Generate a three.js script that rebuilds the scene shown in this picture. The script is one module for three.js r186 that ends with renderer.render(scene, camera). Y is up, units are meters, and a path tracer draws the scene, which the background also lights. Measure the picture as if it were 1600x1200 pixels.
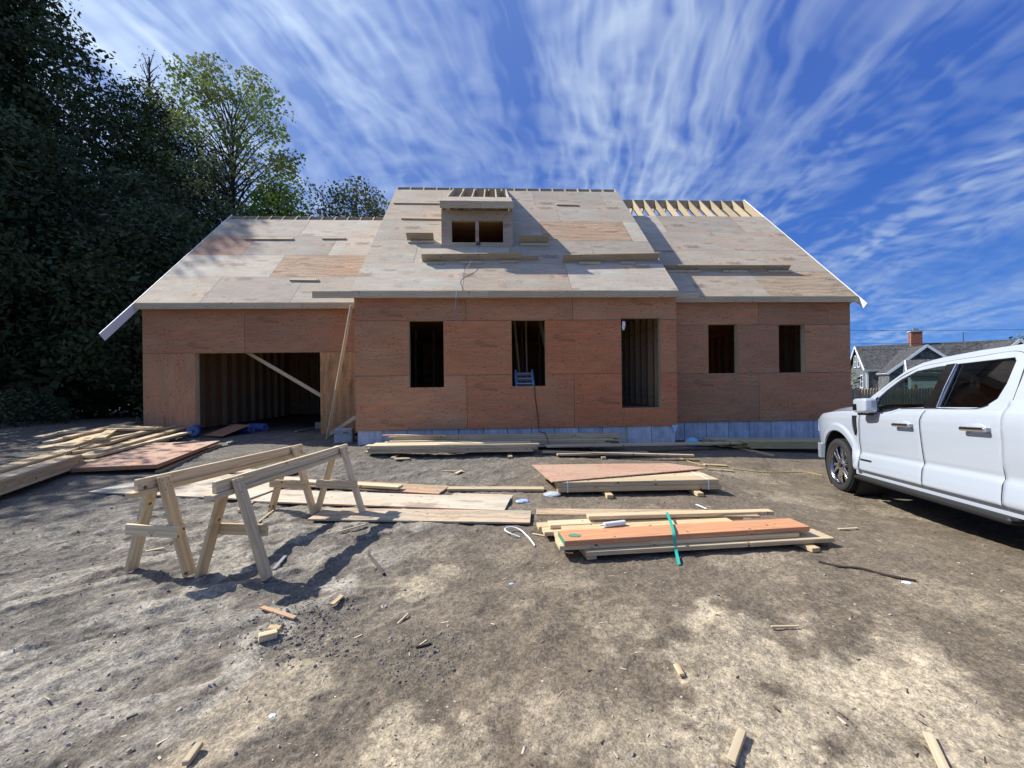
import * as THREE from 'three';
import { mergeGeometries } from 'three/addons/utils/BufferGeometryUtils.js';

// ---------------------------------------------------------------- camera, sky, sun, exposure
const scene = new THREE.Scene();
const FPX = 625, ROLL = -0.012, CAMY = 1.5;
const camera = new THREE.PerspectiveCamera(2 * Math.atan(600 / FPX) * 180 / Math.PI, 4 / 3, 0.05, 3000);
camera.position.set(0, CAMY, 0);
camera.rotation.set(0, 0, ROLL);
scene.add(camera);

const renderer = new THREE.WebGLRenderer({ antialias: true });
renderer.setSize(1024, 768);
renderer.toneMapping = THREE.LinearToneMapping;
renderer.toneMappingExposure = 1.5;
renderer.shadowMap.enabled = true;

const SUN = new THREE.Vector3(-0.665, 0.715, -0.215).normalize();
const sun = new THREE.DirectionalLight(new THREE.Color(1.0, 0.962, 0.895), 4.5);
sun.position.copy(SUN).multiplyScalar(60);
sun.castShadow = true;
sun.shadow.mapSize.set(4096, 4096);
Object.assign(sun.shadow.camera, { left: -30, right: 30, top: 30, bottom: -30, near: 1, far: 160 });
scene.add(sun); scene.add(sun.target);

// ---------------------------------------------------------------- random numbers and noise
function rngOf(seed) { let a = seed >>> 0; return () => { a = (a + 0x6D2B79F5) | 0; let t = Math.imul(a ^ (a >>> 15), 1 | a); t = (t + Math.imul(t ^ (t >>> 7), 61 | t)) ^ t; return ((t ^ (t >>> 14)) >>> 0) / 4294967296; }; }
const R = rngOf(20240611);
const rr = (a, b) => a + (b - a) * R();
const clamp = (x, a = 0, b = 1) => Math.min(b, Math.max(a, x));
const lerp = (a, b, t) => a + (b - a) * t;
const smooth = (a, b, x) => { const t = clamp((x - a) / (b - a)); return t * t * (3 - 2 * t); };
const HASH = new Float32Array(65536); { const q = rngOf(77); for (let i = 0; i < 65536; i++) HASH[i] = q(); }
const hsh = (i, j) => HASH[((i * 73 + j * 8191 + ((i * j) & 1023) * 17) & 65535)];
function vn(x, y, px = 0, py = 0) {              // value noise, periodic when px, py are given
  let i = Math.floor(x), j = Math.floor(y); const fx = x - i, fy = y - j;
  const u = fx * fx * (3 - 2 * fx), v = fy * fy * (3 - 2 * fy);
  let i1 = i + 1, j1 = j + 1;
  if (px) { i = ((i % px) + px) % px; i1 = ((i1 % px) + px) % px; }
  if (py) { j = ((j % py) + py) % py; j1 = ((j1 % py) + py) % py; }
  const a = hsh(i, j), b = hsh(i1, j), c = hsh(i, j1), d = hsh(i1, j1);
  return a + (b - a) * u + (c - a) * v + (a - b - c + d) * u * v;
}
function fbm(x, y, o = 4, px = 0, py = 0) { let s = 0, a = 0.5, t = 0; for (let k = 0; k < o; k++) { s += a * vn(x + k * 17.3 * (px ? 0 : 1), y + k * 9.1 * (py ? 0 : 1), px, py); t += a; a *= 0.5; x *= 2; y *= 2; px *= 2; py *= 2; } return s / t; }

// ---------------------------------------------------------------- sky: deep blue air with streaked high cloud
{
  const W = 3072, H = 1536, d = new Float32Array(W * H * 4);
  for (let j = 0; j < H; j++) {
    const el = (j + 0.5) / H * Math.PI - Math.PI / 2, sy = Math.sin(el), cy = Math.cos(el);
    for (let i = 0; i < W; i++) {
      const az = ((i + 0.5) / W - 0.5) * 2 * Math.PI;        // u = atan2(z, x) / 2pi + 0.5
      const dx = Math.cos(az) * cy, dz = Math.sin(az) * cy, k = (j * W + i) * 4;
      const toSun = clamp(dx * SUN.x + sy * SUN.y + dz * SUN.z, -1, 1);
      const up = Math.max(sy, 0);
      const hz = Math.exp(-up * 4.2), warm = Math.pow(clamp(toSun * 0.5 + 0.5), 5);
      let r = lerp(0.012, 0.075, hz), g = lerp(0.066, 0.245, hz), b = lerp(0.36, 0.64, hz);
      r += 0.07 * warm; g += 0.11 * warm; b += 0.14 * warm;
      if (sy > 0.005) {
        const q = 1 / (sy + 0.14);
        const X = dx * q, Z = dz * q;
        const wx = (fbm(X * 0.9 + 3, Z * 0.6 + 8, 3) - 0.5) * 0.75, wz = (fbm(X * 0.8 + 31, Z * 0.8 - 4, 3) - 0.5) * 0.9;
        const U = X * 0.99 + Z * 0.12 + wx * 0.7, V = Z * 0.99 - X * 0.12 + wz;
        const tw = fbm(X * 5 + 9, Z * 5 + 2, 3) - 0.5;                          // small turbulence
        const bands = fbm(U * 1.7 + 11.4, V * 0.22 + 2.7, 3);                  // long bands along the wind
        const fib = 1 - Math.abs(2 * fbm((U + tw * 0.08) * 6.0 + 5, V * 1.1 - 7, 4) - 1);   // fibres in them
        const fine = 1 - Math.abs(2 * fbm((U + tw * 0.06) * 24 + 15, (V + tw * 0.2) * 6 + 3, 3) - 1);
        const cells = fbm(U * 15 + 40 + tw * 3, V * 17 + 12, 3);                // small cells
        const rip = 0.5 + 0.5 * Math.sin((V * 0.9 + 0.45 * U + 0.15 * Math.sin(U * 2.7) + 0.55 * tw + 0.35 * (fbm(U * 2.3, V * 2.3 + 50, 2) - 0.5)) * 40);
        const rippled = smooth(0.44, 0.62, fbm(U * 0.9 + 70, V * 0.8 + 5, 3));
        const mask = 0.12 + 0.88 * smooth(0.30, 0.68, bands * 0.8 + 0.2 * fbm(U * 4 + 3, V * 0.5 + 9, 3) + 0.16 * warm - 0.06 * smooth(0.2, 1.8, X));
        const tex = 1.15 * (fib - 0.80) + 0.7 * (fine - 0.78) + lerp(0.55, 1.5, rippled) * (cells - 0.5) * 1.35 + rippled * (rip - 0.5) * 0.40;
        let c = mask * clamp(0.42 + tex, 0, 1.1) * 0.72 + 0.08 * mask + 0.02 + 0.30 * warm * warm;
        c *= smooth(0.0, 0.16, sy) * 0.90 + 0.10;
        c = clamp(c * 0.92, 0, 0.93);
        const lum = 0.70 + 0.40 * warm;
        r = lerp(r, 0.66 * lum, c); g = lerp(g, 0.80 * lum, c); b = lerp(b, 0.98 * lum, c);
      } else if (sy < 0) { r = 0.16; g = 0.15; b = 0.14; }
      const sc = 0.86; d[k] = r * sc; d[k + 1] = g * sc; d[k + 2] = b * sc; d[k + 3] = 1;
    }
  }
  const t = new THREE.DataTexture(d, W, H, THREE.RGBAFormat, THREE.FloatType);
  t.mapping = THREE.EquirectangularReflectionMapping; t.magFilter = THREE.LinearFilter; t.minFilter = THREE.LinearFilter; t.needsUpdate = true;
  scene.background = t; scene.environment = t;
  scene.environmentIntensity = 1.0; scene.backgroundIntensity = 1.0;
}

// ---------------------------------------------------------------- from photo pixels to places
const CR = Math.cos(ROLL), SR = Math.sin(ROLL);
function ray(px, py) { const u = (px - 800) / FPX, v = -(py - 600) / FPX; return new THREE.Vector3(CR * u - SR * v, SR * u + CR * v, -1); }
const HILLS = [[0, 0, 0], [0, 4, 0], [-3, -3, 0], [-6, -6, .06], [-3.4, -8.7, .17], [-5.6, -9.9, .33], [-8.6, -9.7, .36], [-7, -8, .2], [-10, -7, .2], [-13, -12, .5], [-8, -20, .4], [0, -8.6, .12], [3.8, -9.0, .04], [8, -9.9, -.1], [12, -12, -.1], [4.5, -5.6, -.165], [6.1, -5.2, -.165], [3.9, -2.3, .06], [5.7, -1.8, .06], [0, -6, 0], [-2, -5, 0], [2, -5.3, -.02], [1.2, -4, 0], [8.5, -5, -.12], [8, 0, 0], [-6, -2, 0.02], [0, -20, 0.1]];
function macro(x, z) { let s = 0, w = 0; for (const [a, b, h] of HILLS) { const d = (x - a) ** 2 + (z - b) ** 2 + 0.12, k = 1 / (d * Math.sqrt(d)); s += k * h; w += k; } return s / w; }
function G(px, py, lift = 0) { const r = ray(px, py); let h = 0, p = new THREE.Vector3(); for (let k = 0; k < 7; k++) { const t = (h + lift - CAMY) / r.y; p.set(r.x * t, h + lift, r.z * t); h = macro(p.x, p.z); } p.y = h + lift; return p; }
const YAW = 2.74 * Math.PI / 180, HO = new THREE.Vector3(-3.517, 0, -8.92);
const HX = new THREE.Vector3(Math.cos(YAW), 0, -Math.sin(YAW)), HZ = new THREE.Vector3(Math.sin(YAW), 0, Math.cos(YAW)), HY = new THREE.Vector3(0, 1, 0);
const CAMP = new THREE.Vector3(0, CAMY, 0);
function onHouse(px, py, p0, n) {                // a pixel on a plane given in the house's axes
  const P0 = HO.clone().addScaledVector(HX, p0[0]).addScaledVector(HY, p0[1]).addScaledVector(HZ, p0[2]);
  const N = HX.clone().multiplyScalar(n[0]).addScaledVector(HY, n[1]).addScaledVector(HZ, n[2]);
  const r = ray(px, py), t = P0.clone().sub(CAMP).dot(N) / r.dot(N), q = CAMP.clone().addScaledVector(r, t).sub(HO);
  return [q.dot(HX), q.y, q.dot(HZ)];
}
const onWall = (px, py, z) => onHouse(px, py, [0, 0, z], [0, 0, 1]);
const toWorld = (x, y, z) => HO.clone().addScaledVector(HX, x).addScaledVector(HY, y).addScaledVector(HZ, z);

// ---------------------------------------------------------------- naming
const taken = {};
function numbered(n) { if (!(n in taken)) { taken[n] = 0; return n; } taken[n]++; return `${n}_${String(taken[n]).padStart(3, '0')}`; }
function tag(o, label, category, group, kind) { o.userData.label = label; if (category) o.userData.category = category; if (group) o.userData.group = group; if (kind) o.userData.kind = kind; return o; }
function meshOf(name, geo, mat, parent) { const m = new THREE.Mesh(geo, mat); m.name = name; m.castShadow = m.receiveShadow = true; parent.add(m); return m; }
function single(name, geo, mat, label, category, group) { const m = meshOf(numbered(name), geo, mat, scene); return tag(m, label, category, group); }
function thing(name, label, category, group) { const g = new THREE.Group(); g.name = numbered(name); scene.add(g); return tag(g, label, category, group); }
function part(name, parent) { const g = new THREE.Group(); g.name = name; parent.add(g); return g; }

// ---------------------------------------------------------------- textures
function dataTex(w, h, fn, srgb = true, ch = 3) {
  const d = new Uint8Array(w * h * 4);
  for (let j = 0; j < h; j++) for (let i = 0; i < w; i++) { const c = fn(i, j, w, h), k = (j * w + i) * 4; d[k] = clamp(c[0]) * 255; d[k + 1] = clamp(c[1]) * 255; d[k + 2] = clamp(c[2]) * 255; d[k + 3] = 255; }
  const t = new THREE.DataTexture(d, w, h); t.wrapS = t.wrapT = THREE.RepeatWrapping; t.magFilter = THREE.LinearFilter; t.minFilter = THREE.LinearMipmapLinearFilter; t.generateMipmaps = true;
  if (srgb) t.colorSpace = THREE.SRGBColorSpace; t.needsUpdate = true; return t;
}
function plyTex(seed, o) {                       // rotary cut veneer, 2.44 x 1.22 m, grain along u
  const q = rngOf(seed), W = 1024, H = 512, dark = new Float32Array(W * H), red = new Float32Array(W * H);
  const dab = (cx, cy, rx, ry, a, soft, rd) => { for (let j = Math.floor(-ry * 1.6); j <= ry * 1.6; j++) for (let i = Math.floor(-rx * 1.6); i <= rx * 1.6; i++) { const e = Math.hypot(i / rx, j / ry), v = smooth(1.25, soft, e) * a; if (v <= 0) continue; const k = (((cy + j + H) % H) | 0) * W + (((cx + i + W * 2) % W) | 0); dark[k] = Math.max(dark[k], v); red[k] = Math.max(red[k], v * rd); } };
  for (let k = 0; k < o.knots; k++) { const x = q() * W, y = q() * H, s = 3 + q() * 4; dab(x, y, s * 1.9, s * 0.6, 0.25 + q() * 0.35, 0.2, 0.6); dab(x, y, s * 0.9, s * 0.45, 0.55 + q() * 0.3, 0.4, 0.3); }
  for (let k = 0; k < o.dashes; k++) { const cx = q() * W, cy = q() * H, n = 1 + q() * 5; for (let m = 0; m < n; m++) dab(cx + (q() - 0.5) * 150, cy + (q() - 0.5) * 110, 5 + q() * 11, 1.3 + q() * 1.5, 0.36 + q() * 0.5, 0.3, 0.6); }
  for (let k = 0; k < (o.plugs || 0); k++) { const x = q() * W, y = q() * H; dab(x, y, 14, 4.5, -0.0, 0.8, 0); }
  const stn = new Float32Array(W * H); for (let k = 0; k < (o.stain || 0); k++) { const cx = q() * W, cy = q() * H, rx = 30 + q() * 90, ry = 16 + q() * 40, a = 0.05 + q() * 0.13; for (let j = 0; j < H; j++) { let dy = j - cy; dy -= Math.round(dy / H) * H; if (Math.abs(dy) > ry * 2) continue; for (let i = 0; i < W; i++) { let dx = i - cx; dx -= Math.round(dx / W) * W; if (Math.abs(dx) > rx * 2) continue; const e = Math.hypot(dx / rx, dy / ry) + (fbm(i / W * 24, j / H * 24, 3, 24, 24) - 0.5) * 1.1; stn[j * W + i] = Math.max(stn[j * W + i], a * smooth(1.1, 0.55, e)); } } }
  if (o.nails) for (let c = 0; c < 6; c++) for (let m = 0; m < 6; m++) { const x = (c + 0.5) * W / 6 + (q() - 0.5) * 6, y = (m + 0.5) * H / 6 + (q() - 0.5) * 14; dab(x, y, 2.2, 1.9, 0.75, 0.6, 0); }
  return dataTex(W, H, (i, j) => {
    const u = i / W, v = j / H;
    const w = fbm(u * 3, v * 4, 3, 3, 4), w2 = fbm(u * 6, v * 6, 3, 6, 6);
    const cath = 0.5 + 0.5 * Math.sin(2 * Math.PI * (v * 7 + (w - 0.5) * o.wave));
    const fine = fbm(u * 10, v * 130, 3, 10, 130), fleck = vn(u * 60, v * 250, 60, 250);
    let s = 1 + (cath - 0.5) * o.cath + (fine - 0.5) * 0.17 + (fleck - 0.5) * 0.06 + (w2 - 0.5) * 0.14;
    const d = dark[j * W + i], t = (cath - 0.5) * 0.06 + (w - 0.5) * 0.12;
    const k = s * (1 - 0.72 * d) * (1 - stn[j * W + i]);
    return [o.c[0] * k * (1 + t * 0.3), o.c[1] * k * (1 - t - d * 0.10 * o.rk), o.c[2] * k * (1 - t * 1.6 - d * 0.15 * o.rk)];
  });
}
const TX = {
  plyRed: plyTex(5, { knots: 24, dashes: 52, stain: 2, wave: 2.4, cath: 0.06, nails: 1, rk: 1, c: [0.78, 0.68, 0.60] }),
  plyPale: plyTex(9, { knots: 16, dashes: 26, stain: 7, wave: 1.6, cath: 0.05, nails: 1, rk: 0.8, c: [0.84, 0.80, 0.74] }),
  plyRough: plyTex(21, { knots: 14, dashes: 60, stain: 9, wave: 3.0, cath: 0.15, nails: 1, rk: 1, c: [0.80, 0.74, 0.66] }),
  wood: (() => {                                 // sawn softwood, 2.4 x 0.6 m, grain along u
    const q = rngOf(31), kn = []; for (let k = 0; k < 20; k++) kn.push([q(), q(), 0.008 + q() * 0.012]);
    return dataTex(1024, 256, (i, j) => {
      const u = i / 1024, v = j / 256; let y = v * 26, dk = 0;
      for (const [a, b, r] of kn) { let dx = u - a, dy = v - b; dx -= Math.round(dx); dy -= Math.round(dy); const e = Math.hypot(dx * 2.4, dy * 0.6); const f = Math.exp(-(e * e) / (r * r * 5)); y += f * 2.2 * Math.sign(dy || 1); dk = Math.max(dk, smooth(r * 1.05, r * 0.5, e)); }
      const w = fbm(u * 4, v * 6, 3, 4, 6); y += (w - 0.5) * 5;
      const ring = Math.pow(0.5 + 0.5 * Math.sin(y * 2 * Math.PI * 0.5), 2), fine = fbm(u * 12, v * 90, 3, 12, 90), blot = fbm(u * 5, v * 3, 3, 5, 3);
      const s = 1.0 - ring * 0.07 + (fine - 0.5) * 0.15 + (blot - 0.5) * 0.10 - dk * 0.50;
      return [0.88 * s, 0.82 * s * (1 - ring * 0.03 - dk * 0.2), 0.71 * s * (1 - ring * 0.08 - dk * 0.3)];
    });
  })(),
  concrete: dataTex(512, 512, (i, j) => { const u = i / 512, v = j / 512, a = fbm(u * 6, v * 6, 5, 6, 6), b = fbm(u * 60, v * 60, 2, 60, 60), st = fbm(u * 24, v * 2, 3, 24, 2), s = 0.84 + (a - 0.5) * 0.22 + (b - 0.5) * 0.12 + (st - 0.5) * 0.14; return [s * 0.97, s, s * 1.03]; }),
  soil: dataTex(1024, 1024, (i, j) => {
    const u = i / 1024, v = j / 1024, a = fbm(u * 8, v * 8, 4, 8, 8), b = fbm(u * 90, v * 90, 3, 90, 90), c = vn(u * 380, v * 380, 380, 380), e = vn(u * 170 + 7, v * 170, 170, 170);
    let s = 0.80 + (a - 0.5) * 0.24 + (b - 0.5) * 0.42 + (c - 0.5) * 0.28; if (e > 0.93) s *= 0.62; if (e < 0.045) s *= 1.32; return [s, s * 0.99, s * 0.97];
  }),
  soilBump: dataTex(1024, 1024, (i, j) => { const u = i / 1024, v = j / 1024, b = fbm(u * 40, v * 40, 5, 40, 40), c = fbm(u * 150, v * 150, 3, 150, 150), s = b * 0.6 + c * 0.4; return [s, s, s]; }, false),
  bark: dataTex(256, 512, (i, j) => { const u = i / 256, v = j / 512, a = fbm(u * 14, v * 5, 4, 14, 5), b = fbm(u * 50, v * 30, 3, 50, 30), s = 0.30 + (a - 0.5) * 0.5 + (b - 0.5) * 0.3; return [s * 1.06, s * 0.98, s * 0.9]; }),
  shingle: dataTex(512, 512, (i, j) => { const u = i / 512, v = j / 512, row = Math.floor(v * 28), c = hsh(Math.floor(u * 40 + (row % 2) * 0.5) % 40, row), e = (v * 28) % 1 < 0.12 ? 0.72 : 1, n = fbm(u * 20, v * 20, 3, 20, 20), s = (0.5 + (c - 0.5) * 0.22 + (n - 0.5) * 0.25) * e; return [s, s, s]; }),
};
const UVM = { ply: [1 / 2.44, 1 / 1.22], wood: [1 / 2.4, 1 / 0.6] };

const std = (o) => new THREE.MeshStandardMaterial({ roughness: 0.9, ...o });
const lin = (r, g, b) => new THREE.Color().setRGB(r, g, b);
const wallPly = [[.84, .51, .31], [.80, .54, .35], [.88, .47, .265], [.85, .60, .40], [.72, .50, .34]].map((c) => std({ map: TX.plyRed, color: lin(...c), roughness: 0.85 }));
const palePly = [[.72, .68, .60], [.66, .63, .57], [.80, .78, .71], [.70, .635, .55], [.60, .57, .52]].map((c) => std({ map: TX.plyPale, color: lin(...c), roughness: 0.85 }));
const roughPly = [[.72, .65, .54], [.74, .61, .49], [.76, .73, .66]].map((c) => std({ map: TX.plyRough, color: lin(...c), roughness: 0.88 }));
const pinkPly = [[.84, .74, .68], [.86, .70, .60]].map((c) => std({ map: TX.plyRed, color: lin(...c), roughness: 0.85 }));
const yellowPly = std({ map: TX.plyRough, color: lin(.80, .54, .30) });
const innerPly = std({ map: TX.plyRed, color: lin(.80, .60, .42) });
const lumber = [[.84, .79, .69], [.92, .89, .80], [.76, .70, .59], [.82, .73, .57], [.70, .66, .58]].map((c) => std({ map: TX.wood, color: lin(...c), roughness: 0.8 }));
const greyLumber = [[.68, .66, .61], [.58, .56, .52], [.77, .75, .70]].map((c) => std({ map: TX.wood, color: lin(...c), roughness: 0.85 }));
const greenLumber = [[.62, .64, .46], [.56, .58, .44], [.70, .70, .52]].map((c) => std({ map: TX.wood, color: lin(...c), roughness: 0.85 }));
const rafterM = [[.62, .61, .57], [.55, .54, .50], [.70, .69, .65]].map((c) => std({ map: TX.wood, color: lin(...c), roughness: 0.85 }));
const redLumber = std({ map: TX.wood, color: lin(.78, .45, .32), roughness: 0.8 });
const whitePaint = std({ color: lin(.74, .77, .82), roughness: 0.55 });
const concreteM = [[.78, .79, .81], [.74, .75, .77], [.84, .85, .86]].map((c) => std({ map: TX.concrete, color: lin(...c), roughness: 0.95 }));
const nailM = std({ color: lin(.05, .045, .04), roughness: 0.6 });

// ---------------------------------------------------------------- small geometry tools
function geoFrom(pos, uv, idx, col) { const g = new THREE.BufferGeometry(); g.setAttribute('position', new THREE.Float32BufferAttribute(pos, 3)); if (uv) g.setAttribute('uv', new THREE.Float32BufferAttribute(uv, 2)); if (col) g.setAttribute('color', new THREE.Float32BufferAttribute(col, 3)); if (idx) g.setIndex(idx); return g; }
// a sheet in the x-y plane, z from 0 to t, with rectangular openings cut out
function sheetGeo(x0, y0, x1, y1, t, holes = [], turn = false, seed = R()) {
  const xs = [x0, x1], ys = [y0, y1];
  for (const h of holes) { for (const x of [h[0], h[2]]) if (x > x0 + 1e-4 && x < x1 - 1e-4) xs.push(x); for (const y of [h[1], h[3]]) if (y > y0 + 1e-4 && y < y1 - 1e-4) ys.push(y); }
  const U = [...new Set(xs)].sort((a, b) => a - b), V = [...new Set(ys)].sort((a, b) => a - b), nx = U.length - 1, ny = V.length - 1;
  const full = (i, j) => { if (i < 0 || j < 0 || i >= nx || j >= ny) return false; const cx = (U[i] + U[i + 1]) / 2, cy = (V[j] + V[j + 1]) / 2; return !holes.some((h) => cx > h[0] && cx < h[2] && cy > h[1] && cy < h[3]); };
  const pos = [], uv = [], idx = [], ou = Math.floor(seed * 97) * 0.173, ov = Math.floor(seed * 53) * 0.219;
  const quad = (a, b, c, d) => { const n = pos.length / 3; for (const p of [a, b, c, d]) { pos.push(...p); const gx = (p[0] - x0) + p[2], gy = (p[1] - y0) + p[2]; uv.push((turn ? gy : gx) * UVM.ply[0] + ou, (turn ? gx : gy) * UVM.ply[1] + ov); } idx.push(n, n + 1, n + 2, n, n + 2, n + 3); };
  for (let i = 0; i < nx; i++) for (let j = 0; j < ny; j++) if (full(i, j)) {
    const a = U[i], b = U[i + 1], c = V[j], e = V[j + 1];
    quad([a, c, t], [b, c, t], [b, e, t], [a, e, t]); quad([b, c, 0], [a, c, 0], [a, e, 0], [b, e, 0]);
    if (!full(i - 1, j)) quad([a, c, 0], [a, c, t], [a, e, t], [a, e, 0]);
    if (!full(i + 1, j)) quad([b, c, t], [b, c, 0], [b, e, 0], [b, e, t]);
    if (!full(i, j - 1)) quad([a, c, 0], [b, c, 0], [b, c, t], [a, c, t]);
    if (!full(i, j + 1)) quad([a, e, t], [b, e, t], [b, e, 0], [a, e, 0]);
  }
  if (!pos.length) return null;
  const g = geoFrom(pos, uv, idx); g.computeVertexNormals(); return g;
}
// a chamfered timber, length along x, centred, y = height, z = width
function timber(L, h, w, c = 0.003, seed = R()) {
  const hx = L / 2, hy = h / 2, hz = w / 2, P = [], F = [], ou = seed * 7.31, ov = seed * 3.77, uv = [], pos = [], idx = [];
  const s = [-1, 1], vid = {};
  for (const a of s) for (const b of s) for (const d of s) { for (let k = 0; k < 3; k++) { vid[`${a}${b}${d}${k}`] = P.length; P.push([a * (hx - (k === 0 ? 0 : c)), b * (hy - (k === 1 ? 0 : c)), d * (hz - (k === 2 ? 0 : c))]); } }
  const V = (a, b, d, k) => vid[`${a}${b}${d}${k}`];
  for (const a of s) { F.push([V(a, -1, -1, 0), V(a, -1, 1, 0), V(a, 1, 1, 0), V(a, 1, -1, 0)]); F.push([V(-1, a, -1, 1), V(1, a, -1, 1), V(1, a, 1, 1), V(-1, a, 1, 1)]); F.push([V(-1, -1, a, 2), V(-1, 1, a, 2), V(1, 1, a, 2), V(1, -1, a, 2)]); }
  for (const a of s) for (const b of s) { F.push([V(a, b, -1, 0), V(a, b, 1, 0), V(a, b, 1, 1), V(a, b, -1, 1)]); F.push([V(a, -1, b, 0), V(a, 1, b, 0), V(a, 1, b, 2), V(a, -1, b, 2)]); F.push([V(-1, a, b, 1), V(1, a, b, 1), V(1, a, b, 2), V(-1, a, b, 2)]); }
  for (const a of s) for (const b of s) for (const d of s) F.push([V(a, b, d, 0), V(a, b, d, 1), V(a, b, d, 2)]);
  const A = new THREE.Vector3(), B = new THREE.Vector3(), N = new THREE.Vector3();
  for (let f of F) {
    const p = f.map((k) => new THREE.Vector3(...P[k])), m = new THREE.Vector3(); p.forEach((q) => m.add(q));
    N.crossVectors(A.subVectors(p[1], p[0]), B.subVectors(p[2], p[0])); if (N.dot(m) < 0) { p.reverse(); N.negate(); }
    N.normalize(); const end = Math.abs(N.x) > 0.8, n0 = pos.length / 3;
    for (const q of p) { pos.push(q.x, q.y, q.z); const cross = Math.abs(N.y) > 0.7 ? q.z : q.y + hz; uv.push((end ? q.z * 0.6 : q.x) * UVM.wood[0] + ou, (end ? q.y : cross) * UVM.wood[1] + ov); }
    idx.push(n0, n0 + 1, n0 + 2); if (p.length === 4) idx.push(n0, n0 + 2, n0 + 3);
  }
  const g = geoFrom(pos, uv, idx); g.computeVertexNormals(); return g;
}
function boxAt(x0, y0, z0, x1, y1, z1) { const g = new THREE.BoxGeometry(x1 - x0, y1 - y0, z1 - z0); g.translate((x0 + x1) / 2, (y0 + y1) / 2, (z0 + z1) / 2); return g; }
function poleGeo(pts, r, seg = 6, n = 0) { return new THREE.TubeGeometry(new THREE.CatmullRomCurve3(pts.map((p) => (p.isVector3 ? p : new THREE.Vector3(...p)))), n || pts.length * 4, r, seg); }
// put a timber-like mesh so that its x axis runs from A to B and its y axis stays as upright as it can, rolled by roll
function align(m, A, B, roll = 0) { const x = B.clone().sub(A).normalize(), z = new THREE.Vector3().crossVectors(x, HY).normalize(), y = new THREE.Vector3().crossVectors(z, x); const q = new THREE.Matrix4().makeBasis(x, y, z); m.quaternion.setFromRotationMatrix(q); if (roll) m.rotateX(roll); m.position.copy(A).add(B).multiplyScalar(0.5); return m; }
const pick = (a) => a[Math.floor(R() * a.length) % a.length];

// ---------------------------------------------------------------- ground: one sheet, packed dirt with sand and clods
const SAND = [[1330, 1120, .95, 1.0], [1250, 1060, .55, .8], [1480, 1150, .8, .9], [1130, 1040, .4, .7], [1180, 990, .35, .45], [1420, 1040, .45, .5], [660, 915, .26, .9], [690, 895, .2, .7], [545, 905, .22, .8], [480, 880, .2, .6], [625, 1130, .22, .8], [640, 1180, .28, .9], [700, 1195, .22, .7], [350, 880, .4, .75], [300, 1190, .2, .6], [430, 985, .22, .7], [220, 960, .5, .5], [150, 1030, .6, .6], [330, 960, .35, .6], [90, 1120, .5, .6], [420, 1070, .4, .6], [1180, 870, .5, .28], [1250, 780, .6, .35], [1180, 745, .7, .3], [1420, 800, .6, .35], [890, 900, .3, .25], [940, 960, .3, .3], [980, 1130, .25, .4], [1000, 1170, .25, .5], [860, 1140, .2, .4], [1560, 960, .6, .3], [700, 850, .35, .25]].map(([x, y, r, a]) => { const p = G(x, y); return [p.x, p.z, r * 1.0, a]; });
function microHeight(x, z) {
  const d = Math.hypot(x, z), near = clamp(1.25 - d / 14);
  if (near <= 0) return 0;
  const left = smooth(1.0, -2.2, x + 0.35 * z + 1.5);                    // the churned part of the yard
  const a = (x * 0.80 - z * 0.60), b = (x * 0.60 + z * 0.80);           // wheel tracks and scrapes run slantwise
  const scr = fbm(b * 6.0 + 3, a * 1.6, 4), cl = fbm(x * 9, z * 9, 3), pit = fbm(x * 22 + 9, z * 22, 2);
  const lip = 0.011 * left * smooth(0.49, 0.545, scr * 0.75 + cl * 0.25) + 0.008 * smooth(0.52, 0.56, fbm(x * 3.1, z * 3.1 + 5, 3));
  return near * (lip + (scr - 0.5) * (0.014 + 0.036 * left) + (cl - 0.5) * (0.018 + 0.022 * left) + (Math.pow(pit, 3) - 0.12) * (0.012 + 0.022 * left));
}
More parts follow.
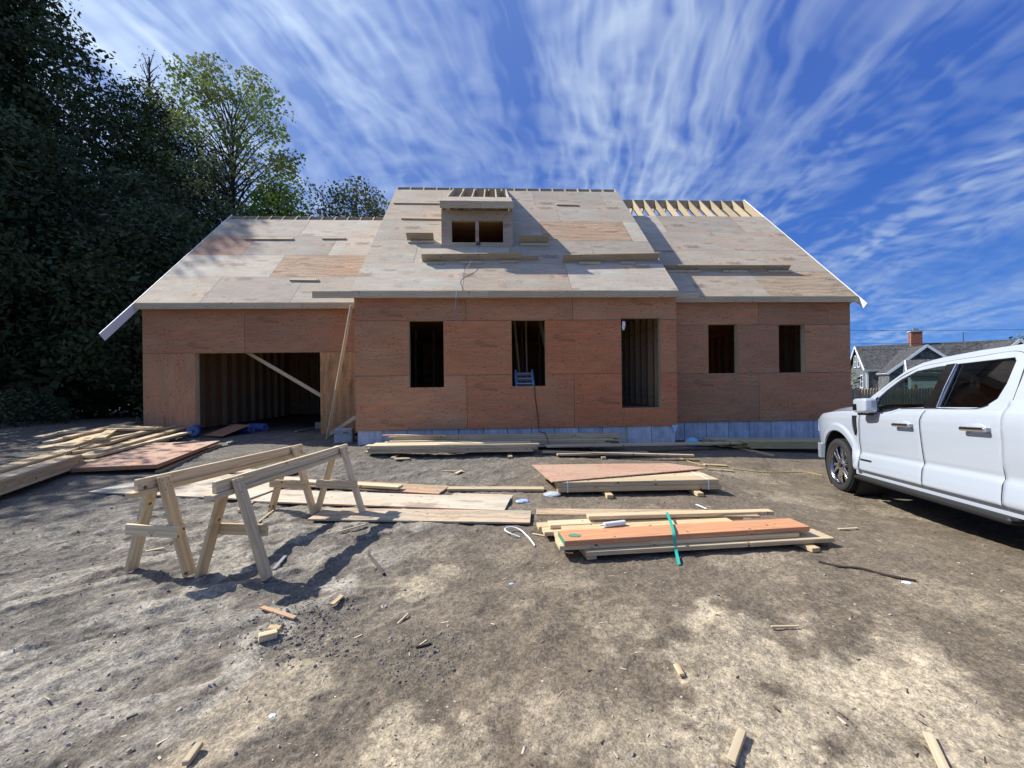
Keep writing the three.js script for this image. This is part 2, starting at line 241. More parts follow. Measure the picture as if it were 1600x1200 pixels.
{
  const line = (a) => [...new Set(a.map((v) => +v.toFixed(4)))].sort((p, q) => p - q);
  const xs = [], zs = [];
  for (let x = -5.2; x <= 5.2; x += 0.021) xs.push(x);
  for (let x = 5.2, s = 0.03; x < 600; x += s, s *= 1.10) { xs.push(x, -x); }
  for (let z = 0.9, s = 0.013; z < 14; z += s) { zs.push(-z); s = Math.max(0.013, z * 0.0075); }
  for (let z = 14, s = 0.2; z < 900; z += s, s *= 1.14) zs.push(-z);
  for (let z = -0.85, s = 0.06; z < 200; z += s, s *= 1.15) zs.push(z);
  const X = line(xs), Z = line(zs), nx = X.length, nz = Z.length, pos = new Float32Array(nx * nz * 3), uv = new Float32Array(nx * nz * 2), col = new Float32Array(nx * nz * 3), idx = new Uint32Array((nx - 1) * (nz - 1) * 6);
  const dirt = [.238, .192, .140], grey = [.228, .207, .176], sand = [.56, .475, .345], psand = [.52, .48, .405];
  let k = 0;
  for (let j = 0; j < nz; j++) for (let i = 0; i < nx; i++, k++) {
    const x = X[i], z = Z[j], d = Math.hypot(x, z);
    const mh = d < 18 ? microHeight(x, z) : 0;
    const far = smooth(16, 26, d);
    pos[k * 3] = x; pos[k * 3 + 1] = lerp(d < 40 ? macro(x, z) : 0, 0, smooth(20, 38, d)) + mh; pos[k * 3 + 2] = z;
    uv[k * 2] = x / 1.7; uv[k * 2 + 1] = z / 1.7;
    let c = dirt;
    if (d < 30) {
      const left = smooth(0.9, -2.0, x + 0.30 * z + 1.4), n1 = fbm(x * 0.9 + 4, z * 0.9, 4), n2 = fbm(x * 3.1, z * 3.1 + 5, 4), n3 = fbm(x * 11, z * 11, 3);
      const a = (x * 0.80 - z * 0.60), b = (x * 0.60 + z * 0.80), scr = fbm(b * 6.0 + 3, a * 1.6, 4);
      let r = lerp(dirt[0], grey[0], left), g = lerp(dirt[1], grey[1], left), bb = lerp(dirt[2], grey[2], left);
      let s = left * smooth(0.50, 0.57, scr * 0.62 + n2 * 0.23 + n3 * 0.15) * 0.80 * clamp(1.6 - d / 5.5);
      for (const [sx, sz, sr, sa] of SAND) { const e = ((x - sx) ** 2 + (z - sz) ** 2) / (sr * sr); if (e < 4) s = Math.max(s, sa * smooth(0.42, 0.62, Math.exp(-e) * 0.75 + (n2 - 0.5) * 0.75 + (n3 - 0.5) * 0.45 + 0.05)); }
      s = Math.max(s, 0.18 * smooth(0.60, 0.70, n1 * 0.4 + n2 * 0.45 + n3 * 0.15));
      const sc = left > 0.5 ? psand : sand, m = 1 + (n3 - 0.5) * 0.40 + (n2 - 0.5) * 0.22;
      r = lerp(r, sc[0], s) * m; g = lerp(g, sc[1], s) * m; bb = lerp(bb, sc[2], s) * m;
      c = [r, g, bb];
    }
    const f = d > 18 ? smooth(18, 30, d + (vn(x * .3, z * .3) - .5) * 9) : 0, gr = 0.8 + 0.4 * vn(x * 0.6, z * 0.6);
    col[k * 3] = lerp(c[0], .075 * gr, f); col[k * 3 + 1] = lerp(c[1], .115 * gr, f); col[k * 3 + 2] = lerp(c[2], .035 * gr, f);
  }
  let q = 0;
  for (let j = 0; j < nz - 1; j++) for (let i = 0; i < nx - 1; i++) { const a = j * nx + i; idx[q++] = a; idx[q++] = a + nx; idx[q++] = a + 1; idx[q++] = a + 1; idx[q++] = a + nx; idx[q++] = a + nx + 1; }
  const g = new THREE.BufferGeometry();
  g.setAttribute('position', new THREE.BufferAttribute(pos, 3)); g.setAttribute('uv', new THREE.BufferAttribute(uv, 2)); g.setAttribute('color', new THREE.BufferAttribute(col, 3)); g.setIndex(new THREE.BufferAttribute(idx, 1)); g.computeVertexNormals();
  const m = meshOf('ground', g, std({ map: TX.soil, vertexColors: true, bumpMap: TX.soilBump, bumpScale: 0.011, roughness: 1 }), scene);
  tag(m, 'packed bare dirt yard with pale sand patches and scrapes', 'ground', null, 'structure');
}

// ---------------------------------------------------------------- the house being framed
const house = thing('house', 'unfinished plywood sheathed house with dormer and open garage', 'house');
house.position.copy(HO); house.rotation.y = YAW;
const T = 0.0125, GAP = 0.004;
function sheets(parent, rows, z, mats, holes, name = 'plywood_sheet') {
  for (const [y0, y1, cuts, pref] of rows) for (let i = 0; i < cuts.length - 1; i++) {
    const g = sheetGeo(cuts[i] + GAP, y0 + GAP, cuts[i + 1] - GAP, y1 - GAP, T, holes, (pref && pref.turn) || false);
    if (!g) continue;
    const m = meshOf(name, g, pref && pref.m ? pref.m[i % pref.m.length] : pick(mats), parent); m.position.z = z + R() * 0.0018;
    if (pref && pref.tilt) m.rotation.x = pref.tilt;
  }
}
const rectOf = (a, b, z) => { const p = onWall(a[0], a[1], z), q = onWall(b[0], b[1], z); return [p[0], q[1], q[0], p[1]]; };
const ZR = -0.8, ZL = -1.2;                                          // how far the two wings stand back
// openings
const W1 = rectOf([638.5, 501], [694, 605], 0), W2 = rectOf([799, 500], [853, 603], 0), DO = rectOf([970, 497], [1033, 637], 0);
const W3 = rectOf([1106, 507], [1153, 583], ZR), W4 = rectOf([1216, 507], [1258, 582], ZR);
const GD = [onWall(305, 551, ZL)[0], -0.5, onWall(500, 551, ZL)[0], onWall(400, 551, ZL)[1]];
const MX0 = 0.02, MX1 = 7.345, RX1 = onWall(1328.5, 560, ZR)[0], LX0 = onWall(223.5, 560, ZL)[0];
const BASE = 0.49, MAINTOP = 3.47, RTOP = 3.505, LTOP = 3.455;
const w = wallPly;
const fw1 = part('main_front_wall', house);
sheets(fw1, [[BASE, 1.715, [MX0, 2.50, 4.94, MX1], { m: [w[3], w[0], w[2]] }], [1.715, 2.945, [MX0, 1.28, 3.72, 6.16, MX1], { m: [w[1], w[0], w[2], w[0]] }], [2.945, MAINTOP, [MX0, 2.50, 4.93, MX1], { m: [w[4], w[1], w[3]] }]], 0, w, [W1, W2, DO]);
const fwR = part('wing_front_wall', house);
const rs = RX1 - 0.0;
sheets(fwR, [[0.48, 1.705, [MX1 + 0.08, rs - 2.44, rs], { m: [w[4], w[1]] }], [1.705, 2.93, [MX1 + 0.08, rs - 3.66, rs - 1.22, rs], { m: [w[1], w[4], w[3]] }], [2.93, RTOP, [MX1 + 0.08, rs - 2.44, rs], { m: [w[3], w[4]] }]], ZR, w, [W3, W4]);
const fwL = part('garage_front_wall', house);
const gx = onWall(383, 520, ZL)[0];
sheets(fwL, [[GD[3], LTOP, [LX0, gx - 0.006, 0.0], { m: [w[1], w[4]] }], [0.30, GD[3], [LX0, GD[0]], { m: [w[3]], turn: true }], [0.30, GD[3], [GD[2], 0.0], { m: [yellowPly], turn: true }]], ZL, w, []);
// framing behind the openings: jack studs, sills and headers
function frameOpening(parent, r, z, sill = true) {
  const d = 0.139, t = 0.038, zz = z - d / 2 - 0.004;
  for (const x of [r[0] - t / 2, r[2] + t / 2]) { const m = meshOf('jack_stud', timber(r[3] - r[1] + 2 * t, d, t, 0.003), pick(lumber), parent); m.rotation.z = Math.PI / 2; m.rotation.y = Math.PI / 2; m.rotation.order = 'YXZ'; m.rotation.set(0, 0, 0); m.quaternion.setFromRotationMatrix(new THREE.Matrix4().makeBasis(new THREE.Vector3(0, 1, 0), new THREE.Vector3(0, 0, 1), new THREE.Vector3(1, 0, 0))); m.position.set(x, (r[1] + r[3]) / 2, zz); }
  const L = r[2] - r[0] - 0.002, m = meshOf('header', timber(L, t, d, 0.003), pick(lumber), parent); m.position.set((r[0] + r[2]) / 2, r[3] + t / 2, zz);
  if (sill) { const s = meshOf('sill_plate', timber(L, t, d, 0.003), pick(lumber), parent); s.position.set((r[0] + r[2]) / 2, r[1] - t / 2, zz); }
}
frameOpening(fw1, W1, 0); frameOpening(fw1, W2, 0); frameOpening(fw1, DO, 0); frameOpening(fwR, W3, ZR); frameOpening(fwR, W4, ZR); frameOpening(fwL, [GD[0], 0.28, GD[2], GD[3]], ZL, false);

// roofs: slopes of 45 degrees; a slope group's x runs along the eave, y up the slope, z out of it
const ROOF = {
  main: { x0: 0.0, x1: 7.34, ez: 0.15, ey: 3.575, S: 6.45, sheath: 6.10, fh: 0.145 },
  wing: { x0: 7.38, x1: 12.36, ez: ZR + 0.15, ey: 3.615, S: 6.42, sheath: 4.90, fh: 0.14 },
  garage: { x0: -5.56, x1: 0.0, ez: ZL + 0.15, ey: 3.565, S: 5.24, sheath: 4.88, fh: 0.14 },
};
const C45 = Math.SQRT1_2;
const rafterShape = new Map();
function slope(key, name, back) {
  const o = ROOF[key], g = part(name, house);
  if (!back) { g.position.set(0, o.ey, o.ez); g.rotation.x = -Math.PI / 4; }
  else { g.position.set(0, o.ey, o.ez - 2 * o.S * C45); g.rotation.set(-Math.PI / 4, Math.PI, 0, 'YXZ'); }
  return g;
}
const DX0 = 1.81, DX1 = 3.65, DZ = -1.32, DY0 = 5.045, DYT = 6.0;     // dormer front
function rafters(parent, o, sgn, skip) {
  const D = 0.235, t = 0.038, L = o.S - 0.06;
  const key = L.toFixed(2); if (!rafterShape.has(key)) rafterShape.set(key, [0, 1, 2].map((k) => timber(L, D, t, 0.003, 0.21 + k * 0.27)));
  const n = Math.round((o.x1 - o.x0 - t) / 0.42);
  for (let i = 0; i <= n; i++) {
    const x = lerp(o.x0 + t / 2 + 0.004, o.x1 - t / 2 - 0.004, i / n);
    if (skip && x > skip[0] && x < skip[1]) continue;
    const m = meshOf('rafter', rafterShape.get(key)[i % 3], rafterM[i % 3], parent);
    m.quaternion.setFromRotationMatrix(new THREE.Matrix4().makeBasis(new THREE.Vector3(0, 1, 0), new THREE.Vector3(0, 0, 1), new THREE.Vector3(1, 0, 0)));
    m.position.set(sgn * x, L / 2 + 0.03, -D / 2 - 0.002);
  }
}
const p = palePly, q3 = roughPly;
const dormHole = [[DX0, ((0.15 - DZ)) * Math.SQRT2 + 0.02, DX1, 9]];
const mainRoof = slope('main', 'main_roof', false), wingRoof = slope('wing', 'wing_roof', false), garRoof = slope('garage', 'garage_roof', false);
sheets(mainRoof, [
  [0, 1.24, [0, 2.44, 4.89, 7.345], { m: [p[2], p[3], p[2]] }], [1.24, 2.46, [0, 1.2, 3.55, 5.72, 7.345], { m: [p[0], p[2], p[4], p[4]] }],
  [2.46, 3.70, [0, 1.82, 3.64, 4.50, 6.93, 7.345], { m: [p[1], p[1], p[3], q3[1], p[2]] }], [3.70, 4.92, [0, 1.82, 3.64, 5.1, 7.345], { m: [p[3], p[1], p[1], p[1]] }],
  [4.92, 6.10, [0, 1.82, 3.64, 4.47, 6.7, 7.345], { m: [p[0], p[1], p[1], p[4], p[1]] }]], 0.001, p, dormHole);
sheets(wingRoof, [
  [0, 1.22, [7.38, 8.30, 10.08, 12.36], { m: [p[1], p[3], q3[0]] }], [1.22, 2.44, [7.38, 8.45, 10.9, 12.36], { m: [p[4], p[0], p[3]] }],
  [2.44, 3.66, [7.38, 9.95, 12.36], { m: [p[1], p[3]] }], [3.66, 4.90, [7.38, 8.62, 11.20, 12.36], { m: [p[2], p[4], p[0]] }]], 0.001, p, []);
sheets(garRoof, [
  [0, 1.22, [-5.56, -4.05, -1.9, 0.0], { m: [p[0], p[4], p[1]] }], [1.22, 2.44, [-5.56, -2.85, -0.4, 0.0], { m: [p[2], q3[1], p[1]] }],
  [2.44, 3.66, [-5.56, -4.1, -1.66, 0.0], { m: [pinkPly[1], p[4], p[2]] }], [3.66, 4.88, [-5.56, -2.88, 0.0], { m: [p[1], p[2]] }]], 0.001, p, []);
rafters(mainRoof, ROOF.main, 1, [DX0 + 0.05, DX1 - 0.05]); rafters(wingRoof, ROOF.wing, 1); rafters(garRoof, ROOF.garage, 1);
const mainBack = slope('main', 'main_back_roof', true), wingBack = slope('wing', 'wing_back_roof', true), garBack = slope('garage', 'garage_back_roof', true);
for (const [g, o, h] of [[mainBack, ROOF.main, 6.1], [wingBack, ROOF.wing, 3.66], [garBack, ROOF.garage, 4.88]]) {
  rafters(g, o, -1);
  for (let y = 0; y < h - 0.1; y += 1.22) { const off = (Math.round(y / 1.22) % 2) * 1.22, cuts = [-o.x1]; for (let x = -o.x1 + 2.44 - off; x < -o.x0 - 0.3; x += 2.44) cuts.push(x); cuts.push(-o.x0); sheets(g, [[y, Math.min(h, y + 1.22), cuts]], 0.001, p, []); }
}
// ridge boards
for (const [k, name] of [['main', 'main_ridge_board'], ['wing', 'wing_ridge_board'], ['garage', 'garage_ridge_board']]) {
  const o = ROOF[k], y = o.ey + o.S * C45, z = o.ez - o.S * C45, m = meshOf('ridge_board', timber(o.x1 - o.x0 - 0.02, 0.30, 0.036), greyLumber[1], house);
  m.position.set((o.x0 + o.x1) / 2, y - 0.19, z);
}
// fascia boards in lengths
function fascia(x0, x1, o, cuts, mats, dz = 0) {
  const xs = [x0, ...cuts, x1];
  for (let i = 0; i < xs.length - 1; i++) { const m = meshOf('fascia_board', timber(xs[i + 1] - xs[i] - 0.004, o.fh, 0.036), mats[i % mats.length], house); m.position.set((xs[i] + xs[i + 1]) / 2, o.ey - o.fh / 2 - 0.004, o.ez + 0.022 + dz); }
}
fascia(onWall(488, 460, 0.17)[0], 7.335, ROOF.main, [3.02], [greyLumber[2], greyLumber[0]]);
fascia(7.42, 12.36, ROOF.wing, [10.3], [greyLumber[0], greyLumber[2]]);
fascia(-5.55, -0.02, ROOF.garage, [-1.6], [greyLumber[2], lumber[4]]);
{ const m = meshOf('fascia_board', timber(0.55, 0.13, 0.036), greyLumber[2], house); m.position.set(7.64, ROOF.main.ey - 0.072, ROOF.main.ez - 0.2); }
// soffit returns closing the eaves
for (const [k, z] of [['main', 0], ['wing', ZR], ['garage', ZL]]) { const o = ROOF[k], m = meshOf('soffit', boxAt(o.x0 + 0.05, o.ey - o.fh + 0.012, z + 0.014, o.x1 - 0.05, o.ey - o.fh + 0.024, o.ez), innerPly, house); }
// white rake boards running up the two outer gables
function rake(x, o, ext, name, wd = 0.19) {
  const L = o.S + ext, g = timber(L, wd, 0.022), m = meshOf('rake_board', g, whitePaint, house);
  m.quaternion.setFromRotationMatrix(new THREE.Matrix4().makeBasis(new THREE.Vector3(0, C45, -C45), new THREE.Vector3(0, C45, C45), new THREE.Vector3(1, 0, 0)));
  const s = (o.S - ext) / 2, off = 0.022 - wd / 2;
  m.position.set(x, o.ey + s * C45 + off * C45, o.ez - s * C45 + off * C45); m.userData.label = 'white painted rake board';
}
rake(-5.577, ROOF.garage, 1.22, 'garage'); rake(12.377, ROOF.wing, 0.34, 'wing', 0.15);
// gable and back walls, decks
function gable(x, o, base, name, thick = 0.012) {
  const zf = (o === ROOF.main ? 0 : o === ROOF.wing ? ZR : ZL) - 0.004, zb = 2 * (o.ez - o.S * C45) - zf, D = 0.26;
  const ya = o.ey + (o.ez - zf) * 1 - D, yr = o.ey + o.S * C45 - D, s = new THREE.Shape();
  s.moveTo(zf, base); s.lineTo(zb, base); s.lineTo(zb, ya); s.lineTo((zf + zb) / 2, yr); s.lineTo(zf, ya); s.closePath();
  const g = new THREE.ExtrudeGeometry(s, { depth: thick, bevelEnabled: false }); g.rotateY(-Math.PI / 2); g.translate(x + thick, 0, 0);
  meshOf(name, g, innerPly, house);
}
gable(LX0, ROOF.garage, 0.25, 'garage_gable_wall'); gable(MX0 + 0.002, ROOF.main, 0.49, 'main_gable_wall'); gable(MX1 - 0.016, ROOF.main, 0.49, 'main_gable_wall'); gable(RX1 - 0.014, ROOF.wing, 0.48, 'wing_gable_wall');
const zback = (o, z) => 2 * (o.ez - o.S * C45) - z;
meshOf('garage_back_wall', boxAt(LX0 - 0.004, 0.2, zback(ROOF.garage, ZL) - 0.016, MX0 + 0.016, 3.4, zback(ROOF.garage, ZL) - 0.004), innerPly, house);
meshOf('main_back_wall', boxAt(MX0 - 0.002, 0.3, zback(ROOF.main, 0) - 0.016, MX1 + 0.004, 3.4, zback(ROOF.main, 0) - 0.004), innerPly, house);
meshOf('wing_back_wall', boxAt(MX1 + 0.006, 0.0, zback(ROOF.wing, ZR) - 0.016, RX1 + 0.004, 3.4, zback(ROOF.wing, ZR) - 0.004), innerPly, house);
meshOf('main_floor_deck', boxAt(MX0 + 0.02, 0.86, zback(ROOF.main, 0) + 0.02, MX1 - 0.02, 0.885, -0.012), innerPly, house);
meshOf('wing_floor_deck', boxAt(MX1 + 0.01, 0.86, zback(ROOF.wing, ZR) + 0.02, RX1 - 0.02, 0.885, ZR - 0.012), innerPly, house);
meshOf('main_added_attic_deck', boxAt(MX0 + 0.02, 3.36, zback(ROOF.main, 0) + 0.02, MX1 - 0.02, 3.385, -0.012), innerPly, house);  // unseen deck, added to block light from the open ridge gap
meshOf('wing_added_attic_deck', boxAt(MX1 + 0.01, 3.36, zback(ROOF.wing, ZR) + 0.02, RX1 - 0.02, 3.385, ZR - 0.012), innerPly, house);  // added unseen, keeps sun through the bare wing rafters out of the rooms
meshOf('garage_added_attic_deck', boxAt(LX0 + 0.02, 3.30, zback(ROOF.garage, ZL) + 0.02, MX0 - 0.01, 3.325, ZL - 0.012), innerPly, house);  // added unseen, stops sun from the garage ridge gap reaching the interior
// studs inside: garage side wall, garage back wall, right side of the main block
{
  const upright = new THREE.Matrix4().makeBasis(new THREE.Vector3(0, 1, 0), new THREE.Vector3(0, 0, 1), new THREE.Vector3(1, 0, 0)), side = new THREE.Matrix4().makeBasis(new THREE.Vector3(0, 1, 0), new THREE.Vector3(1, 0, 0), new THREE.Vector3(0, 0, -1));
  const sg = part('garage_stud_wall', house), long = timber(2.95, 0.139, 0.038), sh = timber(2.44, 0.139, 0.038);
  const put = (par, geo, mtx, x, y, z, m) => { const o = meshOf('stud', geo, m, par); o.quaternion.setFromRotationMatrix(mtx); o.position.set(x, y, z); };
  for (let i = 0; i < 13; i++) put(sg, long, side, LX0 + 0.088, 1.79, ZL - 0.35 - i * 0.5, greyLumber[i % 3]);
  for (let i = 0; i < 12; i++) put(sg, long, upright, LX0 + 0.4 + i * 0.42, 1.79, zback(ROOF.garage, ZL) + 0.09, greyLumber[i % 3]);
  const sm = part('main_stud_wall', house);
  for (let i = 0; i < 14; i++) put(sm, sh, side, MX1 - 0.09, 2.105, -0.42 - i * 0.45, greyLumber[(i + 1) % 3]);
  for (let i = 0; i < 12; i++) put(sm, sh, upright, 0.5 + i * 0.6, 2.105, -4.6, greyLumber[i % 3]);
  const sr = part('wing_stud_wall', house); for (let i = 0; i < 15; i++) put(sr, sh, side, RX1 - 0.09, 2.105, ZR - 0.3 - i * 0.45, greyLumber[i % 3]);
  // three props leaning inside the middle window
  for (const [xa, xb, z] of [[3.66, 3.82, -1.3], [3.98, 3.96, -1.35], [4.35, 4.75, -1.4]]) { const m = meshOf('prop_board', timber(2.44, 0.089, 0.038), greyLumber[0], sm); align(m, new THREE.Vector3(xb, 0.90, z + 0.35), new THREE.Vector3(xa, 3.28, z - 0.2)); }
}
// diagonal brace in the garage opening
{ const a = onWall(391, 553, ZL - 0.3), b = onWall(506, 622, ZL - 0.12), m = meshOf('brace_board', timber(Math.hypot(b[0] - a[0], b[1] - a[1], 0.2) + 0.25, 0.089, 0.038), lumber[0], house); align(m, new THREE.Vector3(a[0], a[1], ZL - 0.30), new THREE.Vector3(b[0], b[1], ZL - 0.20)); }
// poured footing wall in panels
{
  const f = part('foundation', house), geo = {};
  const run = (x0, x1, z, top, bot, wd) => { let x = x0, i = 0; while (x < x1 - 0.05) { const e = Math.min(x1, x + wd * (0.94 + 0.12 * R())), g = new THREE.BoxGeometry(e - x - 0.014, top - bot, 0.2); const uv = g.attributes.uv; const o = R() * 5; for (let k = 0; k < uv.count; k++) uv.setXY(k, uv.getX(k) * 0.6 + o, uv.getY(k) * 0.7 + o * 2); const m = meshOf('concrete_panel', g, concreteM[i++ % 3], f); m.position.set((x + e) / 2, (top + bot) / 2, z - 0.1 - R() * 0.003); x = e; } };
  run(MX0 + 0.03, MX1 - 0.02, -0.02, BASE - 0.004, -0.25, 0.56); run(MX1 + 0.02, RX1 - 0.02, ZR - 0.02, 0.476, -0.4, 0.57);
  meshOf('footing_core', boxAt(MX0 + 0.05, -0.25, -0.26, MX1 - 0.05, BASE - 0.03, -0.215), concreteM[1], f); meshOf('footing_core', boxAt(MX1 + 0.05, -0.4, ZR - 0.26, RX1 - 0.05, 0.45, ZR - 0.215), concreteM[1], f);
  meshOf('footing_side', boxAt(RX1 - 0.22, -0.4, zback(ROOF.wing, ZR), RX1 - 0.03, 0.476, ZR - 0.25), concreteM[0], f);
}
// dormer
{
  const d = part('dormer', house);
  const o1 = [2.075, 5.175, 2.685, 5.745], o2 = [2.77, 5.178, 3.40, 5.748];
  const g = sheetGeo(DX0, DY0, DX1, DYT, 0.014, [o1, o2]); const face = meshOf('dormer_front', g, palePly[4], d); face.position.z = DZ;
  for (const r of [o1, o2]) for (const [x, y, ww, hh] of [[(r[0] + r[2]) / 2, r[1] - 0.014, r[2] - r[0], 0.028], [(r[0] + r[2]) / 2, r[3] + 0.014, r[2] - r[0], 0.028]]) { const m = meshOf('window_frame', timber(ww, hh, 0.11), lumber[4], d); m.position.set(x, y, DZ - 0.058); }
  for (const x of [o1[0] - 0.016, (o1[2] + o2[0]) / 2, o2[2] + 0.016]) { const m = meshOf('window_post', timber(0.60, 0.11, x > 2.6 && x < 2.9 ? 0.08 : 0.03), lumber[4], d); m.quaternion.setFromRotationMatrix(new THREE.Matrix4().makeBasis(new THREE.Vector3(0, 1, 0), new THREE.Vector3(0, 0, 1), new THREE.Vector3(1, 0, 0))); m.position.set(x, 5.46, DZ - 0.058); }
  // cheeks: triangles between the shed rafters and the main slope
  const oM = ROOF.main, zr = oM.ez - oM.S * C45, yr = oM.ey + oM.S * C45, fz = DZ + 0.24, fy = 6.10, m = (yr - 0.06 - fy) / (fz - zr);
  for (const x of [DX0, DX1 - 0.014]) { const s = new THREE.Shape(); const yAt = (z) => fy - 0.16 + (fz - z) * m; s.moveTo(DZ, DY0); s.lineTo(zr + 0.1, yAt(zr + 0.1) - 0.12); s.lineTo(zr + 0.1, yAt(zr + 0.1)); s.lineTo(DZ, yAt(DZ)); s.closePath(); const c = new THREE.ExtrudeGeometry(s, { depth: 0.013, bevelEnabled: false }); c.rotateY(-Math.PI / 2); c.translate(x + 0.0135, 0, 0); meshOf('dormer_cheek', c, palePly[1], d); }
  const L = Math.hypot(fz - zr - 0.05, yr - fy - 0.08), gr = timber(L, 0.14, 0.038);
  for (let i = 0; i < 6; i++) { const x = lerp(DX0 + 0.05, DX1 - 0.05, i / 5), r = meshOf('dormer_rafter', gr, rafterM[2], d); align(r, new THREE.Vector3(x, fy - 0.085, fz - 0.02), new THREE.Vector3(x, yr - 0.16, zr + 0.05)); }
  meshOf('dormer_light_block_lid', boxAt(DX0 + 0.03, 5.84, DZ - 1.9, DX1 - 0.03, 5.855, DZ - 0.02), innerPly, d); meshOf('dormer_light_block_wall', boxAt(DX0 + 0.03, 3.4, DZ - 1.92, DX1 - 0.03, 5.855, DZ - 1.905), innerPly, d); for (const x of [DX0 + 0.03, DX1 - 0.04]) meshOf('dormer_light_block_wall', boxAt(x, 3.4, DZ - 1.9, x + 0.01, 5.838, DZ - 0.13), innerPly, d);  // unseen lid and inner walls, added to keep the dormer openings dark
  { const sg = sheetGeo(-0.92, 0, 0.92, 1.2, 0.014), ms = meshOf('dormer_roof_sheet', sg, palePly[4], d), ang = Math.atan2(yr - 0.16 - fy + 0.085, fz - 0.02 - zr - 0.05); ms.rotation.x = ang - Math.PI / 2; ms.position.set((DX0 + DX1) / 2, fy - 0.085 + 0.075 / Math.cos(ang), fz - 0.015); }
  const xa = onWall(687, 320, fz)[0], xb = onWall(803, 320, fz)[0], xm = lerp(xa, xb, 0.545);
  for (const [a, b, mt] of [[xa, xm, greyLumber[0]], [xm, xb, greyLumber[2]]]) { const f = meshOf('dormer_fascia', timber(b - a - 0.004, 0.175, 0.034), mt, d); f.position.set((a + b) / 2, 6.045, fz + 0.02); }
  for (const x of [DX0 + 0.075, DX1 - 0.075]) { const h = meshOf('joist_hanger', boxAt(x - 0.03, yr - 0.42, zr + 0.32, x + 0.03, yr - 0.26, zr + 0.325), std({ color: lin(.42, .52, .62), roughness: 0.4, metalness: 0.6 }), d); h.userData.label = 'blue grey metal joist hanger'; }
}
// toe boards and cleats nailed to the slopes (x0, x1, s, width up the slope, thickness, stands on edge)
const toe = (g, x0, x1, s0, s1, hgt, thk, mat, off = 0.016) => { const m = meshOf('toe_board', timber(x1 - x0, thk, hgt), mat, g); const a = new THREE.Vector3(x0, s0, off + thk / 2), b = new THREE.Vector3(x1, s1, off + thk / 2); const x = b.clone().sub(a).normalize(), z = new THREE.Vector3(0, 0, 1), y = new THREE.Vector3().crossVectors(z, x); m.quaternion.setFromRotationMatrix(new THREE.Matrix4().makeBasis(x, z, y.negate())); m.position.copy(a).add(b).multiplyScalar(0.5); return m; };
const cl = greyLumber;
toe(mainRoof, 0.12, 1.74, 4.93, 4.92, 0.089, 0.038, cl[2]); toe(mainRoof, 0.52, 1.74, 3.80, 3.77, 0.089, 0.038, cl[2]);
toe(mainRoof, 5.12, 5.80, 4.93, 4.91, 0.10, 0.038, cl[2]);
for (const [a, b, s] of [[0.88, 1.60, 2.42], [3.82, 4.62, 2.30]]) { const d = toe(mainRoof, a + 0.04, b, s - 0.10, s - 0.10, 0.089, 0.038, cl[2]); const e = toe(mainRoof, a, b - 0.02, s + 0.03, s + 0.03, 0.038, 0.21, cl[1]); }
for (const [a, b, s, e] of [[1.40, 3.84, 1.33, 1.42], [4.84, 7.29, 1.32, 1.44]]) toe(mainRoof, a, b, s, e, 0.038, 0.185, cl[1]);
toe(mainRoof, 3.85, 4.26, 1.41, 1.45, 0.038, 0.10, cl[1]);
for (const [a, b, s, mt] of [[1.52, 1.95, 1.20, 0], [2.33, 2.86, 1.24, 2], [3.30, 3.73, 1.28, 0], [5.24, 5.78, 1.22, 2], [6.28, 6.66, 1.22, 0]]) toe(mainRoof, a, b, s, s, 0.089, 0.038, cl[mt]);
toe(mainRoof, 2.88, 3.55, 1.86, 1.84, 0.30, 0.012, palePly[2]);
toe(wingRoof, 7.72, 11.25, 1.30, 1.31, 0.038, 0.15, cl[1]); for (const [a, b] of [[7.80, 8.72], [9.35, 10.02], [10.62, 11.28]]) toe(wingRoof, a, b, 1.19, 1.19, 0.089, 0.038, cl[2]);
toe(garRoof, -4.36, -2.95, 3.42, 3.43, 0.089, 0.038, cl[2]); toe(garRoof, -2.1, -1.40, 3.48, 3.49, 0.089, 0.038, cl[2]); toe(garRoof, -2.24, -1.50, 1.05, 1.03, 0.089, 0.038, cl[2]);
toe(garRoof, -0.32, -0.24, 2.4, 3.0, 0.05, 0.02, lumber[1]);

